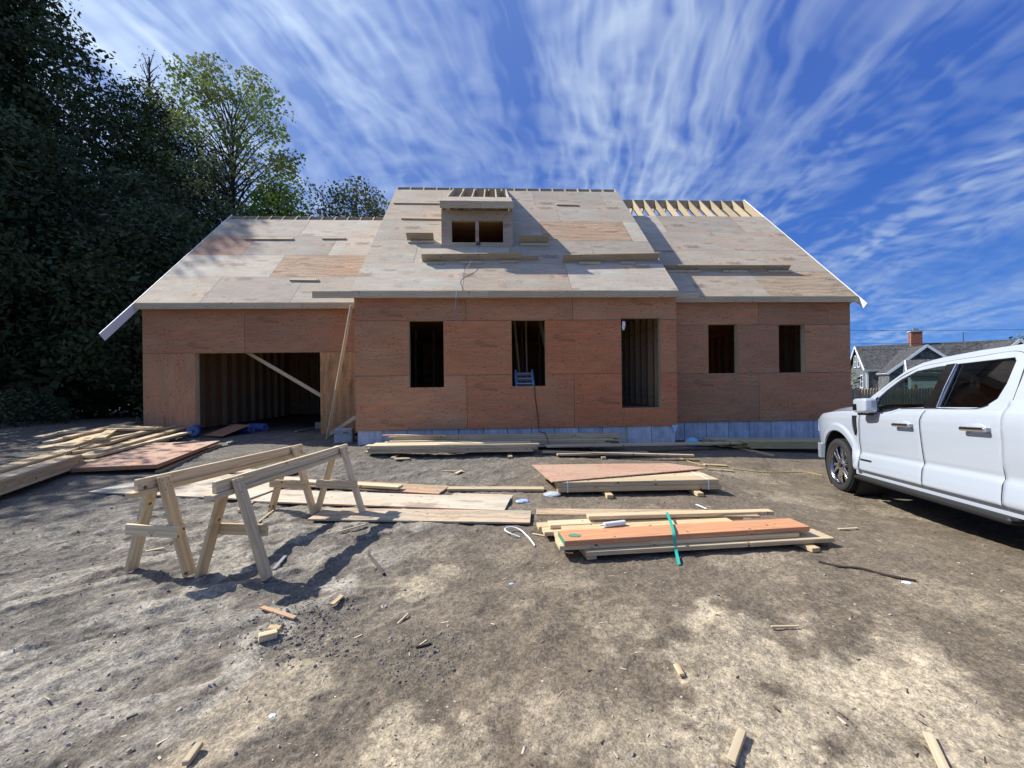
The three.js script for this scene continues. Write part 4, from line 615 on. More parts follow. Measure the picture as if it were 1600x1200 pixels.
{
  const n = thing('white_house', 'small white clapboard house seen through the truck cab windows', 'house'); n.position.set(30.4, 0, -30.5); n.rotation.y = -0.75;
  gabled(n, 0, 9, -5, 0, 2.0, 2.95, 'x', clap, 0.2); win(n, 2.6, 1.25, 0.02, 0.8, 1.1, 0); win(n, 5.6, 1.25, 0.02, 0.8, 1.1, 0);
  for (let k = 0; k < 11; k++) meshOf('clapboard', boxAt(0.02, 0.05 + k * 0.175, 0.0, 8.98, 0.05 + k * 0.175 + 0.165, 0.012 + 0.001 * (k % 2)), clap, n);
}
{
  const f = thing('picket_fence', 'weathered wooden picket fence running behind the building lot', 'fence'); const fm = [[.36, .32, .27], [.30, .27, .23], [.41, .37, .31]].map((c) => std({ map: TX.wood, color: lin(...c.map((v) => v * 2)) }));
  const zf = -15.2, gs = [[], [], []];
  for (let i = 0; i < 230; i++) { const x = 10.5 + i * 0.108, s = new THREE.Shape(), b = macro(x, zf) - 0.02, h = 1.27 + (hsh(i, 3) - 0.5) * 0.03; s.moveTo(-0.041, 0); s.lineTo(0.041, 0); s.lineTo(0.041, h - 0.05); s.lineTo(0, h); s.lineTo(-0.041, h - 0.05); s.closePath(); const g = new THREE.ExtrudeGeometry(s, { depth: 0.018, bevelEnabled: false }); g.translate(x, b, zf + 0.02); gs[i % 3].push(g); }
  gs.forEach((a, k) => { const m = meshOf('pickets', mergeGeometries(a), fm[k], f); m.userData.kind = 'stuff'; });
  for (let i = 0; i < 11; i++) { const x = 10.4 + i * 2.5, m = meshOf('post', timber(1.42, 0.12, 0.12, 0.012), fm[1], f); m.rotation.z = Math.PI / 2; m.position.set(x, macro(x, zf) + 0.66, zf - 0.10); }
  for (const y of [0.25, 0.95]) { const m = meshOf('rail', timber(25.4, 0.085, 0.04), fm[1], f); m.position.set(22.9, y + 0.02, zf - 0.018); }
}
{
  const pm = std({ map: TX.bark, color: lin(.5, .45, .4) }), poles = [];
  for (const [x, z] of [[19, -46], [112, -40]]) { const pl = thing('utility_pole', x < 50 ? 'wooden utility pole standing behind the unfinished house' : 'wooden utility pole far beyond the parked truck', 'utility pole', 'utility poles along the far street'); pl.position.set(x, -0.3, z); const g = new THREE.CylinderGeometry(0.12, 0.17, 8.6, 10); g.translate(0, 4.3, 0); meshOf('post', g, pm, pl); const a = timber(2.0, 0.11, 0.09); a.rotateY(Math.PI / 2); a.translate(0.0, 7.8, 0); meshOf('cross_arm', a, pm, pl); poles.push([x, z]); }
  const wm = std({ color: lin(.02, .02, .025), roughness: 0.6 });
  [[7.55, 0.55, 0.9], [5.85, 0.0, .5], [5.15, 0.0, .45]].forEach(([h, dz, sag], i) => { const pts = []; for (let k = 0; k <= 24; k++) { const u = k / 24; pts.push(new THREE.Vector3(lerp(19, 112, u), h - sag * 4 * u * (1 - u), lerp(-46, -40, u) + dz)); } single('power_line', poleGeo(pts, 0.022, 5, 60), wm, ['topmost power line crossing the sky above the brick chimney', 'middle power line strung beside the roof ridges', 'lowest power line strung low behind the cottage'][i], 'wire', 'wires strung between the utility poles'); });
}

// ---------------------------------------------------------------- trees
const barkM = std({ map: TX.bark, color: lin(.42, .36, .30), roughness: 1 }), greyBark = std({ map: TX.bark, color: lin(.70, .66, .62), roughness: 1 });
function leafMat(c, tr) { return new THREE.MeshPhysicalMaterial({ color: lin(...c), vertexColors: true, roughness: 0.85, transmission: tr, thickness: 0, side: THREE.DoubleSide }); }
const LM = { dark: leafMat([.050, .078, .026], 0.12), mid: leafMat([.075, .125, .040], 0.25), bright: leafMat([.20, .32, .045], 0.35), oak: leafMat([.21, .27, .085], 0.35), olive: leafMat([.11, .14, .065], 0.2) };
function crown(q, clumps, per, len, wid, o = {}) {      // clumps: [x, y, z, r]
  const N = clumps.length * per, pos = new Float32Array(N * 12), col = new Float32Array(N * 12), idx = new Uint32Array(N * 6); let k = 0;
  const a = new THREE.Vector3(), b = new THREE.Vector3(), c = new THREE.Vector3();
  for (const [cx, cy, cz, cr] of clumps) {
    const tone = 0.6 + 0.8 * q(), hue = 0.9 + 0.3 * q();
    for (let i = 0; i < per; i++) {
      let x, y, z, d; do { x = q() * 2 - 1; y = q() * 2 - 1; z = q() * 2 - 1; d = x * x + y * y + z * z; } while (d > 1);
      const px = cx + x * cr, py = cy + y * cr * (o.flat || 0.7), pz = cz + z * cr;
      a.set(q() - 0.5, (q() - 0.5) * 0.8 - (o.droop || 0), q() - 0.5).normalize(); b.set(q() - 0.5, q() - 0.5, q() - 0.5); b.addScaledVector(a, -a.dot(b)).normalize(); c.crossVectors(a, b);
      const sz = 0.5 + 1.0 * q() * q() + 0.3 * q(), L = len * sz * (0.8 + 0.4 * q()), W = wid * sz * (0.8 + 0.5 * q()), t = tone * (0.75 + 0.5 * q()), v = k * 12;
      pos.set([px, py, pz, px + a.x * L * .5 + b.x * W, py + a.y * L * .5 + b.y * W, pz + a.z * L * .5 + b.z * W, px + a.x * L + c.x * W * .3, py + a.y * L + c.y * W * .3, pz + a.z * L + c.z * W * .3, px + a.x * L * .5 - b.x * W, py + a.y * L * .5 - b.y * W, pz + a.z * L * .5 - b.z * W], v);
      for (let m = 0; m < 4; m++) { col[v + m * 3] = t * hue; col[v + m * 3 + 1] = t; col[v + m * 3 + 2] = t * 0.9; }
      const n = k * 4; idx.set([n, n + 1, n + 2, n, n + 2, n + 3], k * 6); k++;
    }
  }
  const g = new THREE.BufferGeometry(); g.setAttribute('position', new THREE.BufferAttribute(pos, 3)); g.setAttribute('color', new THREE.BufferAttribute(col, 3)); g.setIndex(new THREE.BufferAttribute(idx, 1)); g.computeVertexNormals(); return g;
}
function limb(pts, r0, r1, seg = 7) {
  const cv = new THREE.CatmullRomCurve3(pts.map((p) => new THREE.Vector3(...p))), n = Math.max(6, pts.length * 4), g = new THREE.TubeGeometry(cv, n, 1, seg), a = g.attributes.position, c = new THREE.Vector3();
  for (let i = 0; i < a.count; i++) { const u = Math.floor(i / (seg + 1)) / n, r = lerp(r0, r1, u); cv.getPointAt(u, c); a.setXYZ(i, c.x + (a.getX(i) - c.x) * r, c.y + (a.getY(i) - c.y) * r, c.z + (a.getZ(i) - c.z) * r); }
  const uv = g.attributes.uv; for (let i = 0; i < uv.count; i++) uv.setXY(i, uv.getY(i) * 2, uv.getX(i) * cv.getLength() / 1.2); g.computeVertexNormals(); return g;
}
function tree(name, label, group, x, z, h, o) {
  const q = rngOf(Math.round(x * 131 + z * 977 + h * 31) & 0xffffff), t = thing(name, label, 'tree', group); const gy = macro(x, z); t.position.set(x, gy - 0.05, z);
  const lean = [(q() - 0.5) * 0.6, (q() - 0.5) * 0.6], tr = o.trunk || h * 0.014 + 0.06, clumps = [], limbs = [];
  const axis = (u) => [lean[0] * u * u + Math.sin(u * 4 + h) * 0.12, h * u, lean[1] * u * u];
  meshOf('trunk', limb([0, .2, .4, .6, .8, (o.top || .97)].map(axis), tr, tr * 0.16, 9), o.bark || barkM, t);
  for (let i = 0; i < o.n; i++) {
    const u = o.base + (1 - o.base) * Math.pow((i + 0.5) / o.n, o.pw || 0.9), th = i * 2.399 + q() * 0.7, rad = o.r * o.shape((u - o.base) / (1 - o.base)) * (0.7 + 0.45 * q()), st = axis(Math.max(0.06, u - (o.rise || 0.10) * (1 - u * 0.5)));
    const e = [axis(u)[0] + Math.cos(th) * rad, h * u + (o.lift || 0) * rad * (q() - 0.2), axis(u)[2] + Math.sin(th) * rad];
    const m = [lerp(st[0], e[0], .5), lerp(st[1], e[1], .5) + rad * (o.arc ?? 0.12), lerp(st[2], e[2], .5)];
    if (rad > (o.minRad || 0.5) && (o.limbs === undefined || q() < o.limbs)) limbs.push(limb([st, m, e], tr * (0.16 + 0.32 * (1 - u)), 0.012, 5));
    const cr = o.cr * (0.75 + 0.5 * q());
    clumps.push([...e, cr]); if (o.inner !== 0 && rad > 1.0) { clumps.push([lerp(st[0], e[0], .55) + (q() - .5) * .5, lerp(st[1], e[1], .6) + (q() - .3) * .5, lerp(st[2], e[2], .55) + (q() - .5) * .5, cr * 0.9]); if (rad > 2.2) clumps.push([lerp(st[0], e[0], .3), lerp(st[1], e[1], .4) + (q() - .3) * .4, lerp(st[2], e[2], .3), cr * 0.8]); }
  }
  if (limbs.length) meshOf('branches', mergeGeometries(limbs), o.bark || barkM, t);
  if (o.mat) meshOf('crown', crown(q, clumps, o.per, o.len, o.wid, o), o.mat, t);
  return t;
}
const cone = (u) => Math.pow(1 - u, 0.75) * 0.95 + 0.06, egg = (u) => Math.sin(Math.PI * Math.pow(clamp(u * 0.92 + 0.06), 0.75)) * 0.95 + 0.08, dome = (u) => Math.sqrt(clamp(1 - Math.pow(u * 1.02 - 0.25, 2) * 1.6)), column = (u) => 0.55 + 0.45 * Math.sin(Math.PI * clamp(u * 0.9 + 0.1));
const DK = { n: 105, base: 0.17, r: 3.6, cr: 0.95, per: 150, len: 0.20, wid: 0.050, mat: LM.dark, shape: egg, droop: 0.25, limbs: 0.5, pw: 0.85 };
const wood = 'dark trees crowding the left edge of the lot';
tree('evergreen_tree', 'tallest dense dark evergreen at the wooded lot edge', wood, -24.0, -18.6, 22.5, { ...DK, r: 4.9, n: 160, per: 165, cr: 1.2, len: 0.25, wid: 0.065 });
tree('evergreen_tree', 'dark evergreen behind the garage corner, its crown touching the tallest tree', wood, -18.6, -20.5, 16.5, { ...DK, r: 3.9, n: 110, cr: 1.05 });
tree('evergreen_tree', 'broad dark evergreen standing well left of the garage wall', wood, -18.0, -14.2, 10.6, { ...DK, r: 3.6, n: 120 });
tree('evergreen_tree', 'low dark evergreen beside the garage wall', wood, -12.4, -14.4, 7.4, { ...DK, r: 2.4, n: 80, per: 140 });
tree('evergreen_tree', 'dark evergreen with thin crown behind the garage roof', wood, -16.6, -23.0, 15.0, { ...DK, r: 3.0, n: 80, per: 60 });
tree('evergreen_tree', 'dark evergreen whose shade falls over the lumber heap', wood, -17.0, -8.4, 12.0, { ...DK, r: 3.2, n: 90, per: 36 });
tree('evergreen_tree', 'round dark evergreen beside the one shading the lumber heap', wood, -15.4, -5.0, 8.6, { ...DK, r: 2.7, n: 70, per: 32 });
tree('evergreen_tree', 'dark evergreen far back in the woods behind the tallest tree', wood, -29.0, -22.5, 19.0, { ...DK, r: 5.2, n: 110, per: 110, cr: 1.15, len: 0.28, wid: 0.08 });
tree('evergreen_tree', 'shaded young evergreen between the tall trunks', wood, -14.9, -16.4, 9.6, { ...DK, r: 2.9, n: 90, per: 130 });
tree('leafy_tree', 'half shaded leafy tree against the garage gable', wood, -12.6, -18.4, 9.4, { n: 60, base: 0.22, r: 2.6, cr: 0.8, per: 80, len: 0.15, wid: 0.055, mat: LM.mid, shape: egg, limbs: 0.8 });
[[-19, -27, 8], [-23.5, -25, 9], [-27, -29, 10], [-15.5, -30, 8], [-31, -25, 10], [-20, -33, 9], [-12, -27, 7], [-25, -21, 7], [-20.5, -17, 6.5], [-15.6, -19.2, 4.2], [-12.6, -21.5, 4.0], [-18.6, -16, 3.8]].forEach(([x, z, h]) => tree('woodland_tree', 'dark leafy tree deep in the shaded woods beyond the lot', 'shaded trees deep in the woods', x, z, h, { n: 60, base: 0.10, r: 3.0, cr: 1.1, per: 70, len: 0.34, wid: 0.11, mat: LM.dark, shape: egg, limbs: 0.3 }));
tree('bare_top_tree', 'slender tree with bare twiggy top above the woods', wood, -19.2, -21.4, 19.2, { n: 90, base: 0.45, minRad: 0.12, r: 2.0, cr: 0.3, per: 6, len: 0.12, wid: 0.03, mat: LM.dark, shape: (u) => 0.9 - 0.7 * u, bark: greyBark, lift: 0.9, rise: 0.06, inner: 0, trunk: 0.19, top: 1.0 });
tree('oak_tree', 'tall open crowned tree with sunlit leaves behind the garage', undefined, -14.6, -21.0, 17.4, { n: 84, base: 0.50, r: 3.2, cr: 0.85, per: 130, len: 0.17, wid: 0.06, mat: LM.oak, shape: dome, lift: 0.5, rise: 0.22, inner: 0, limbs: 1, trunk: 0.22, top: 0.9, flat: 0.55, bark: greyBark });
tree('leafy_tree', 'bright green leafy tree rising over the garage ridge', 'trees behind the ridge', -11.7, -20.2, 11.4, { n: 70, base: 0.30, r: 2.2, cr: 0.75, per: 130, len: 0.16, wid: 0.06, mat: LM.bright, shape: egg, limbs: 0.6 });
tree('leafy_tree', 'olive green tree rising between the garage and main roofs', 'trees behind the ridge', -8.6, -22.0, 12.1, { n: 80, base: 0.30, r: 2.7, cr: 0.85, per: 90, len: 0.15, wid: 0.055, mat: LM.olive, shape: dome, limbs: 0.5 });
tree('leafy_tree', 'small round tree far beyond the parked truck', undefined, 53.6, -40, 5.8, { n: 50, base: 0.25, r: 2.4, cr: 0.9, per: 70, len: 0.25, wid: 0.09, mat: LM.mid, shape: dome, limbs: 0.4 });
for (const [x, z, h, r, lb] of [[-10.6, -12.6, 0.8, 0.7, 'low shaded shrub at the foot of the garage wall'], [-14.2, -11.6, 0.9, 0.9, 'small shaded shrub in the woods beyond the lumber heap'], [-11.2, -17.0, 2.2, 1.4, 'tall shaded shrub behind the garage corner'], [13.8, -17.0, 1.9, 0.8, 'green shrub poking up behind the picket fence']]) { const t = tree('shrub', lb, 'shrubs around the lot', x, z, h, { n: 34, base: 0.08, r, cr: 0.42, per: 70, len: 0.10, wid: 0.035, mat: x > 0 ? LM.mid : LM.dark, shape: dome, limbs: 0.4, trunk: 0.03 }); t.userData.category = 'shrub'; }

// ---------------------------------------------------------------- sawhorses
function sawhorse(label, near, far, ht, braceNear, mats) {
  const t = thing('sawhorse', label, 'sawhorse', 'pair of sawhorses'); const a = near.clone(), b = far.clone(), gy = (macro(a.x, a.z) + macro(b.x, b.z)) / 2;
  const ax = b.clone().sub(a).setY(0), L = ax.length(); ax.normalize(); t.position.set((a.x + b.x) / 2, gy, (a.z + b.z) / 2); t.rotation.y = Math.atan2(-ax.z, ax.x);
  // own axes: x from the near end to the far end, y up, z to the right seen from the near end
  const beamL = L + 0.34, top = ht;
  let m = meshOf('top_rail', timber(beamL, 0.089, 0.038, 0.004), mats[0], t); m.position.set(0, top - 0.0445, 0);
  m = meshOf('bottom_rail', timber(beamL + 0.06, 0.038, 0.089, 0.004), mats[1], t); m.position.set(-0.015, top - 0.089 - 0.019, 0);
  const spread = 0.285, nails = [];
  for (const e of [-1, 1]) for (const s of [-1, 1]) {
    const A = new THREE.Vector3(e * L / 2, 0.012, s * spread), B = new THREE.Vector3(e * (L / 2), top - 0.012, s * 0.0425), d = B.clone().sub(A), len = d.length();
    const g = timber(len, 0.089, 0.038, 0.004), lg = meshOf('leg', g, mats[(e + s + 4) % mats.length], t), x = d.normalize(), y = new THREE.Vector3(1, 0, 0), z = new THREE.Vector3().crossVectors(x, y);
    lg.quaternion.setFromRotationMatrix(new THREE.Matrix4().makeBasis(x, y, z)); lg.position.copy(A).add(B).multiplyScalar(0.5);
    for (const [du, dv] of [[-0.03, 0.02], [-0.03, -0.025], [-0.075, 0.0], [-0.09, 0.025], [-0.11, -0.02], [-0.06, 0.03]]) { const n = new THREE.CylinderGeometry(0.0042, 0.0042, 0.003, 7); n.rotateX(Math.PI / 2); n.translate(len / 2 + du, dv, s * 0.0195 * (z.z * s > 0 ? s : -s) * s); const k = new THREE.Mesh(n); k.applyMatrix4(lg.matrixWorld); n.applyMatrix4(new THREE.Matrix4().compose(lg.position, lg.quaternion, new THREE.Vector3(1, 1, 1))); nails.push(n); }
  }
  const nl = meshOf('nail_heads', mergeGeometries(nails), nailM, t); nl.userData.kind = 'stuff';
  for (const [e, out] of [[-1, braceNear], [1, -1]]) {
    const yb = top * 0.46, half = lerp(spread, 0.0425, yb / top) + 0.075, br = meshOf('cross_brace', timber(half * 2, 0.089, 0.022, 0.003), mats[(e + 3) % mats.length], t);
    br.quaternion.setFromRotationMatrix(new THREE.Matrix4().makeBasis(new THREE.Vector3(0, 0, 1), new THREE.Vector3(0, 1, 0), new THREE.Vector3(-1, 0, 0))); br.position.set(e * L / 2 + out * 0.0565, yb, 0);
  }
  return t;
}
sawhorse('sawhorse with its cross brace on the outer face of its end legs', G(250, 897), G(457, 803), 0.80, -1, [lumber[0], lumber[3], lumber[1]]);
sawhorse('sawhorse with one end leg on the edge of a plywood strip', G(365, 904), G(531, 804), 0.80, 1, [lumber[1], lumber[0], lumber[3]]);

// ---------------------------------------------------------------- lumber
// a board lying on its face: ends given as places on the ground, yA and yB heights of its underside over datum
function board(name, label, group, A, B, wd, th, yA, yB, mat, o = {}) {
  const a = A.clone().setY(yA + th / 2), b = B.clone().setY(yB + th / 2), m = single(name, timber(a.distanceTo(b), th, wd, o.c || 0.003), mat, label, o.cat || 'board', group); align(m, a, b, o.roll || 0); return m;
}
function plyFlat(label, A, B, wd, th, yA, yB, mat, group, name = 'plywood_sheet_loose', roll = 0) {
  const a = A.clone().setY(yA + th / 2), b = B.clone().setY(yB + th / 2), L = a.distanceTo(b), g = sheetGeo(-L / 2, -wd / 2, L / 2, wd / 2, th); g.rotateX(-Math.PI / 2); g.translate(0, -th / 2, 0);
  const m = single('loose_plywood', g, mat, label, 'plywood', group); align(m, a, b, roll); return m;
}
const P2 = (x, z) => new THREE.Vector3(x, 0, z);
const mid2 = (a, b) => a.clone().add(b).multiplyScalar(0.5);

// sheets and boards lying under and beside the sawhorses
{
  const y0 = 0.018;
  const a = G(137, 774), b = G(195, 741), d = b.clone().sub(a).setY(0), e = G(768, 802).sub(a).setY(0).normalize(), n = new THREE.Vector3(-e.z, 0, e.x); if (n.z > 0) n.negate();
  const pt = (s, w) => a.clone().addScaledVector(e, s).addScaledVector(n, w);
  const yg = (v) => macro(v.x, v.z) + y0;
  plyFlat('pale plywood sheet lying left of the sawhorses', pt(0.0, 0.60), pt(2.40, 0.60), 1.19, 0.018, yg(pt(0.3, .6)) + .012, yg(pt(2.4, .6)) + .012, palePly[2]);
  plyFlat('pale ripped plywood strip under the far sawhorse legs', pt(2.42, 0.27), pt(5.70, 0.27), 0.54, 0.018, yg(pt(2.5, .27)) + .002, yg(pt(5.7, .27)) + .004, palePly[2]);
  plyFlat('pale narrow plywood offcut behind the pale sheet', pt(0.55, 1.36), pt(2.1, 1.34), 0.26, 0.016, yg(pt(.8, 1.4)), yg(pt(2, 1.4)), palePly[0]);
  // pinkish rough panel and boards behind the strip
  const c1 = G(488, 757), c2 = G(694, 769), y1 = macro(c1.x, c1.z) + 0.016;
  plyFlat('rough pinkish panel lying behind the pale plywood strip', c1, c2, 0.42, 0.018, y1, macro(c2.x, c2.z) + .016, roughPly[1]);
  board('plank', 'pale plank resting across the rough pinkish panel', undefined, G(462, 757), G(626, 771), 0.14, 0.036, y1 + 0.026, y1 + 0.024, lumber[1]);
  board('plank', 'thin pale plank reaching toward the pink topped bundle', undefined, G(700, 767), G(850, 768), 0.14, 0.036, macro(0, -5.6) + .016, macro(0, -5.6) + .016, lumber[4]);
  plyFlat('pale short offcut beside the strip end', G(706, 777), G(800, 780), 0.22, 0.016, macro(-.5, -5.2) + .012, macro(0, -5.2) + .012, palePly[0]);
  // the front strip, weathered
  const f1 = G(496, 807), f2 = G(829, 812); plyFlat('weathered grey plywood strip in front of the pale strip', f1, f2, 0.40, 0.018, macro(f1.x, f1.z) + 0.02, macro(f2.x, f2.z) + 0.02, roughPly[2]);
}
// bundle with white straps and the pink sheet lying on it
{
  const fl = G(872, 775), fr = G(1128, 773), e = fr.clone().sub(fl).setY(0), L = e.length(); e.normalize(); const n = new THREE.Vector3(e.z, 0, -e.x); if (n.z > 0) n.negate();
  const y0 = macro(1.3, -5.3) + 0.055;
  const t = thing('lumber_bundle', 'strapped two layer lumber bundle under a pink plywood sheet', 'lumber bundle'); t.position.copy(fl).addScaledVector(e, L / 2).addScaledVector(n, 0.31).setY(y0); t.rotation.y = Math.atan2(-e.z, e.x);
  for (let r = 0; r < 2; r++) for (let k = 0; k < 3; k++) { const m = meshOf('plank', timber(L - (r ? 0.04 : 0) - 0.02 * k, 0.066, 0.195, 0.004), [lumber[2], lumber[4], lumber[0]][(k + r) % 3], t); m.position.set(r ? -0.015 : 0, 0.034 + r * 0.0685, 0.205 - k * 0.203); }
  const st = std({ color: lin(.75, .77, .80), roughness: 0.4 });
  for (const x of [-L / 2 + 0.13, L / 2 - 0.18]) { const s = meshOf('strap', mergeGeometries([boxAt(x - 0.009, -0.002, 0.305, x + 0.009, 0.139, 0.3075), boxAt(x - 0.009, 0.1375, -0.306, x + 0.009, 0.1395, 0.3075), boxAt(x - 0.009, -0.002, -0.3085, x + 0.009, 0.139, -0.306)]), st, t); s.userData.label = 'white plastic strap'; }
  for (const x of [-0.45, 0.75]) { const s = meshOf('sleeper', timber(0.78, 0.05, 0.085, 0.004), lumber[3], t); s.rotation.y = Math.PI / 2; s.position.set(x, -0.028, 0.06); }
  const c = [G(831, 726, 0.22), G(1042, 725, 0.22), G(1106, 737, 0.20), G(862, 758, 0.15)];
  const ps = y0 + 0.1375 + 0.012, pa = P2(lerp(c[0].x, c[3].x, .5), lerp(c[0].z, c[3].z, .5)), pb = P2(lerp(c[1].x, c[2].x, .5), lerp(c[1].z, c[2].z, .5));
  const hs = [ps + 0.030, ps + 0.02, ps + 0.02, ps + 0.004], pos = [], uv = [], idx = []; for (let k = 0; k < 2; k++) for (let i = 0; i < 4; i++) { pos.push(c[i].x, hs[i] - k * 0.013, c[i].z); uv.push((c[i].x) / 2.44, -c[i].z / 1.22); }
  const g = geoFrom(pos, uv, [0, 2, 1, 0, 3, 2, 4, 5, 6, 4, 6, 7, 0, 1, 5, 0, 5, 4, 1, 2, 6, 1, 6, 5, 2, 3, 7, 2, 7, 6, 3, 0, 4, 3, 4, 7]).toNonIndexed(); g.computeVertexNormals();
  single('loose_plywood', g, std({ map: TX.plyRed, color: lin(.80, .69, .62), side: THREE.DoubleSide }), 'pink tinted plywood sheet lying askew on the strapped bundle', 'plywood');
}
// pile with the red beam and the green strap
{
  const y = macro(1.2, -4.1) + 0.05;
  const gp = 'boards in the pile with the red beam';
  for (const [px, py, a] of [[905, 866, .1], [1228, 856, -.1]]) { const c = G(px, py - 12), d = P2(0.06, 0.3); board('sleeper', 'short wooden sleeper under the pile with the red beam', 'sleepers under the red beam pile', c.clone().sub(d), c.clone().add(d), 0.085, 0.038, macro(c.x, c.z) + 0.010, macro(c.x, c.z) + 0.010, lumber[3], { cat: 'wood block' }); }
  const A = G(916, 868, 0.05), B = G(1302, 846, 0.05), e = B.clone().sub(A).setY(0).normalize(), n = new THREE.Vector3(e.z, 0, -e.x); if (n.z > 0) n.negate();
  const at = (s, w) => A.clone().addScaledVector(e, s).addScaledVector(n, w), L = A.distanceTo(B);
  board('plank', 'long pale plank at the bottom front of the red beam pile', undefined, at(0, 0.10), at(L, 0.10), 0.235, 0.038, y, y, lumber[4]);
  board('plank', 'pale plank at the bottom back of the red beam pile', undefined, at(-0.18, 0.345), at(L - 0.5, 0.345), 0.235, 0.038, y, y, lumber[2]);
  board('plank', 'pale plank directly beneath the red beam', undefined, at(-0.22, 0.125), at(L - 0.30, 0.125), 0.185, 0.038, y + 0.040, y + 0.040, lumber[0]);
  const beam = thing('red_beam', 'reddish engineered beam with green painted end', 'beam'); const ba = at(-0.18, 0.135), bb = at(L - 0.18, 0.17); { const m = meshOf('timber', timber(ba.distanceTo(bb), 0.045, 0.235, 0.003), redLumber, beam); beam.position.copy(mid2(ba, bb)).setY(y + 0.080 + 0.0225); const x = bb.clone().sub(ba).normalize(); beam.rotation.y = Math.atan2(-x.z, x.x); const gp2 = meshOf('green_paint', mergeGeometries([boxAt(-ba.distanceTo(bb) / 2 - 0.0015, -0.0225, -0.1175, -ba.distanceTo(bb) / 2, 0.0225, 0.1175)]), std({ color: lin(.05, .22, .14), roughness: 0.8 }), beam); gp2.userData.label = 'green paint on the beam end'; const pd = new THREE.CircleGeometry(0.035, 20); const pa = pd.attributes.position; for (let i = 1; i < pa.count; i++) { const k = 0.7 + 0.6 * hsh(i % 20, 9); pa.setXY(i, pa.getX(i) * k * 1.5, pa.getY(i) * k); } pd.rotateX(-Math.PI / 2); pd.translate(-ba.distanceTo(bb) / 2 + 0.11, 0.0265, 0.01); const d2 = meshOf('paint_patch', pd, std({ color: lin(.10, .26, .15), roughness: 0.9 }), beam); d2.userData.label = 'patchy green paint mark on the beam top'; }
  for (const [s0, w, yy, ln, mt] of [[-0.27, 0.535, 0, 1.9, 0], [-0.30, 0.68, 0, 1.6, 2], [-0.20, 0.60, 0.040, 2.0, 1], [-0.10, 0.44, 0.040, 1.7, 3]]) board('short_plank', 'pale short plank with its end sticking out of the red beam pile', gp, at(s0, w), at(s0 + ln, w), 0.135, 0.038, y + yy, y + yy, lumber[mt]);
  const w1 = G(838, 801, 0.13), w2 = G(1180, 806, 0.13); board('wide_plank', 'wide thin tan plank lying along the back of the red beam pile', undefined, w1, w2, 0.19, 0.018, y + 0.08, y + 0.08, roughPly[0]);
  board('plank', 'pale plank angled between the wide plank and red beam', undefined, G(918, 815, 0.12), G(1205, 808, 0.11), 0.09, 0.038, y + 0.10, y + 0.08, lumber[0]);
  { const a = G(944, 826, 0.12), b = G(976, 822, 0.12); a.y = b.y = y + 0.080 + 0.025; const g = new THREE.CylinderGeometry(0.024, 0.024, a.distanceTo(b), 18); g.rotateZ(Math.PI / 2); const t = thing('caulk_tube', 'white caulk tube lying on the red beam pile', 'caulk tube'); meshOf('barrel', g, std({ color: lin(.74, .77, .82), roughness: 0.4 }), t); const nz = new THREE.CylinderGeometry(0.004, 0.011, 0.05, 10); nz.rotateZ(Math.PI / 2); nz.translate(-a.distanceTo(b) / 2 - 0.025, 0, 0); meshOf('nozzle', nz, std({ color: lin(.7, .72, .75), roughness: 0.4 }), t); align(t, a, b); }
  // the turquoise strap
  { const top = y + 0.128; const s = [G(1042, 808, 0.15), G(1048, 826, 0.14), G(1053, 846, 0.125), G(1056, 860, 0.06), G(1061, 882, 0.015)]; s[0].y = top + .02; s[1].y = top + .022; s[2].y = top + .012; s[3].y = Math.max(s[3].y, 0.07); const cv = new THREE.CatmullRomCurve3(s), pos = [], idx = [], N = 24; for (let i = 0; i <= N; i++) { const p = cv.getPoint(i / N); for (const k of [-1, 1]) pos.push(p.x + k * 0.013, p.y + 0.001, p.z); } for (let i = 0; i < N; i++) idx.push(i * 2, i * 2 + 1, i * 2 + 2, i * 2 + 1, i * 2 + 3, i * 2 + 2); const g0 = geoFrom(pos, null, idx), g1 = g0.clone(); g1.translate(0, -0.0015, -0.0005); const g = mergeGeometries([g0, g1]); g.computeVertexNormals(); single('plastic_strap', g, std({ color: lin(.03, .42, .34), roughness: 0.45, side: THREE.DoubleSide }), 'turquoise plastic strap draped over the red beam pile', 'strap'); }
}
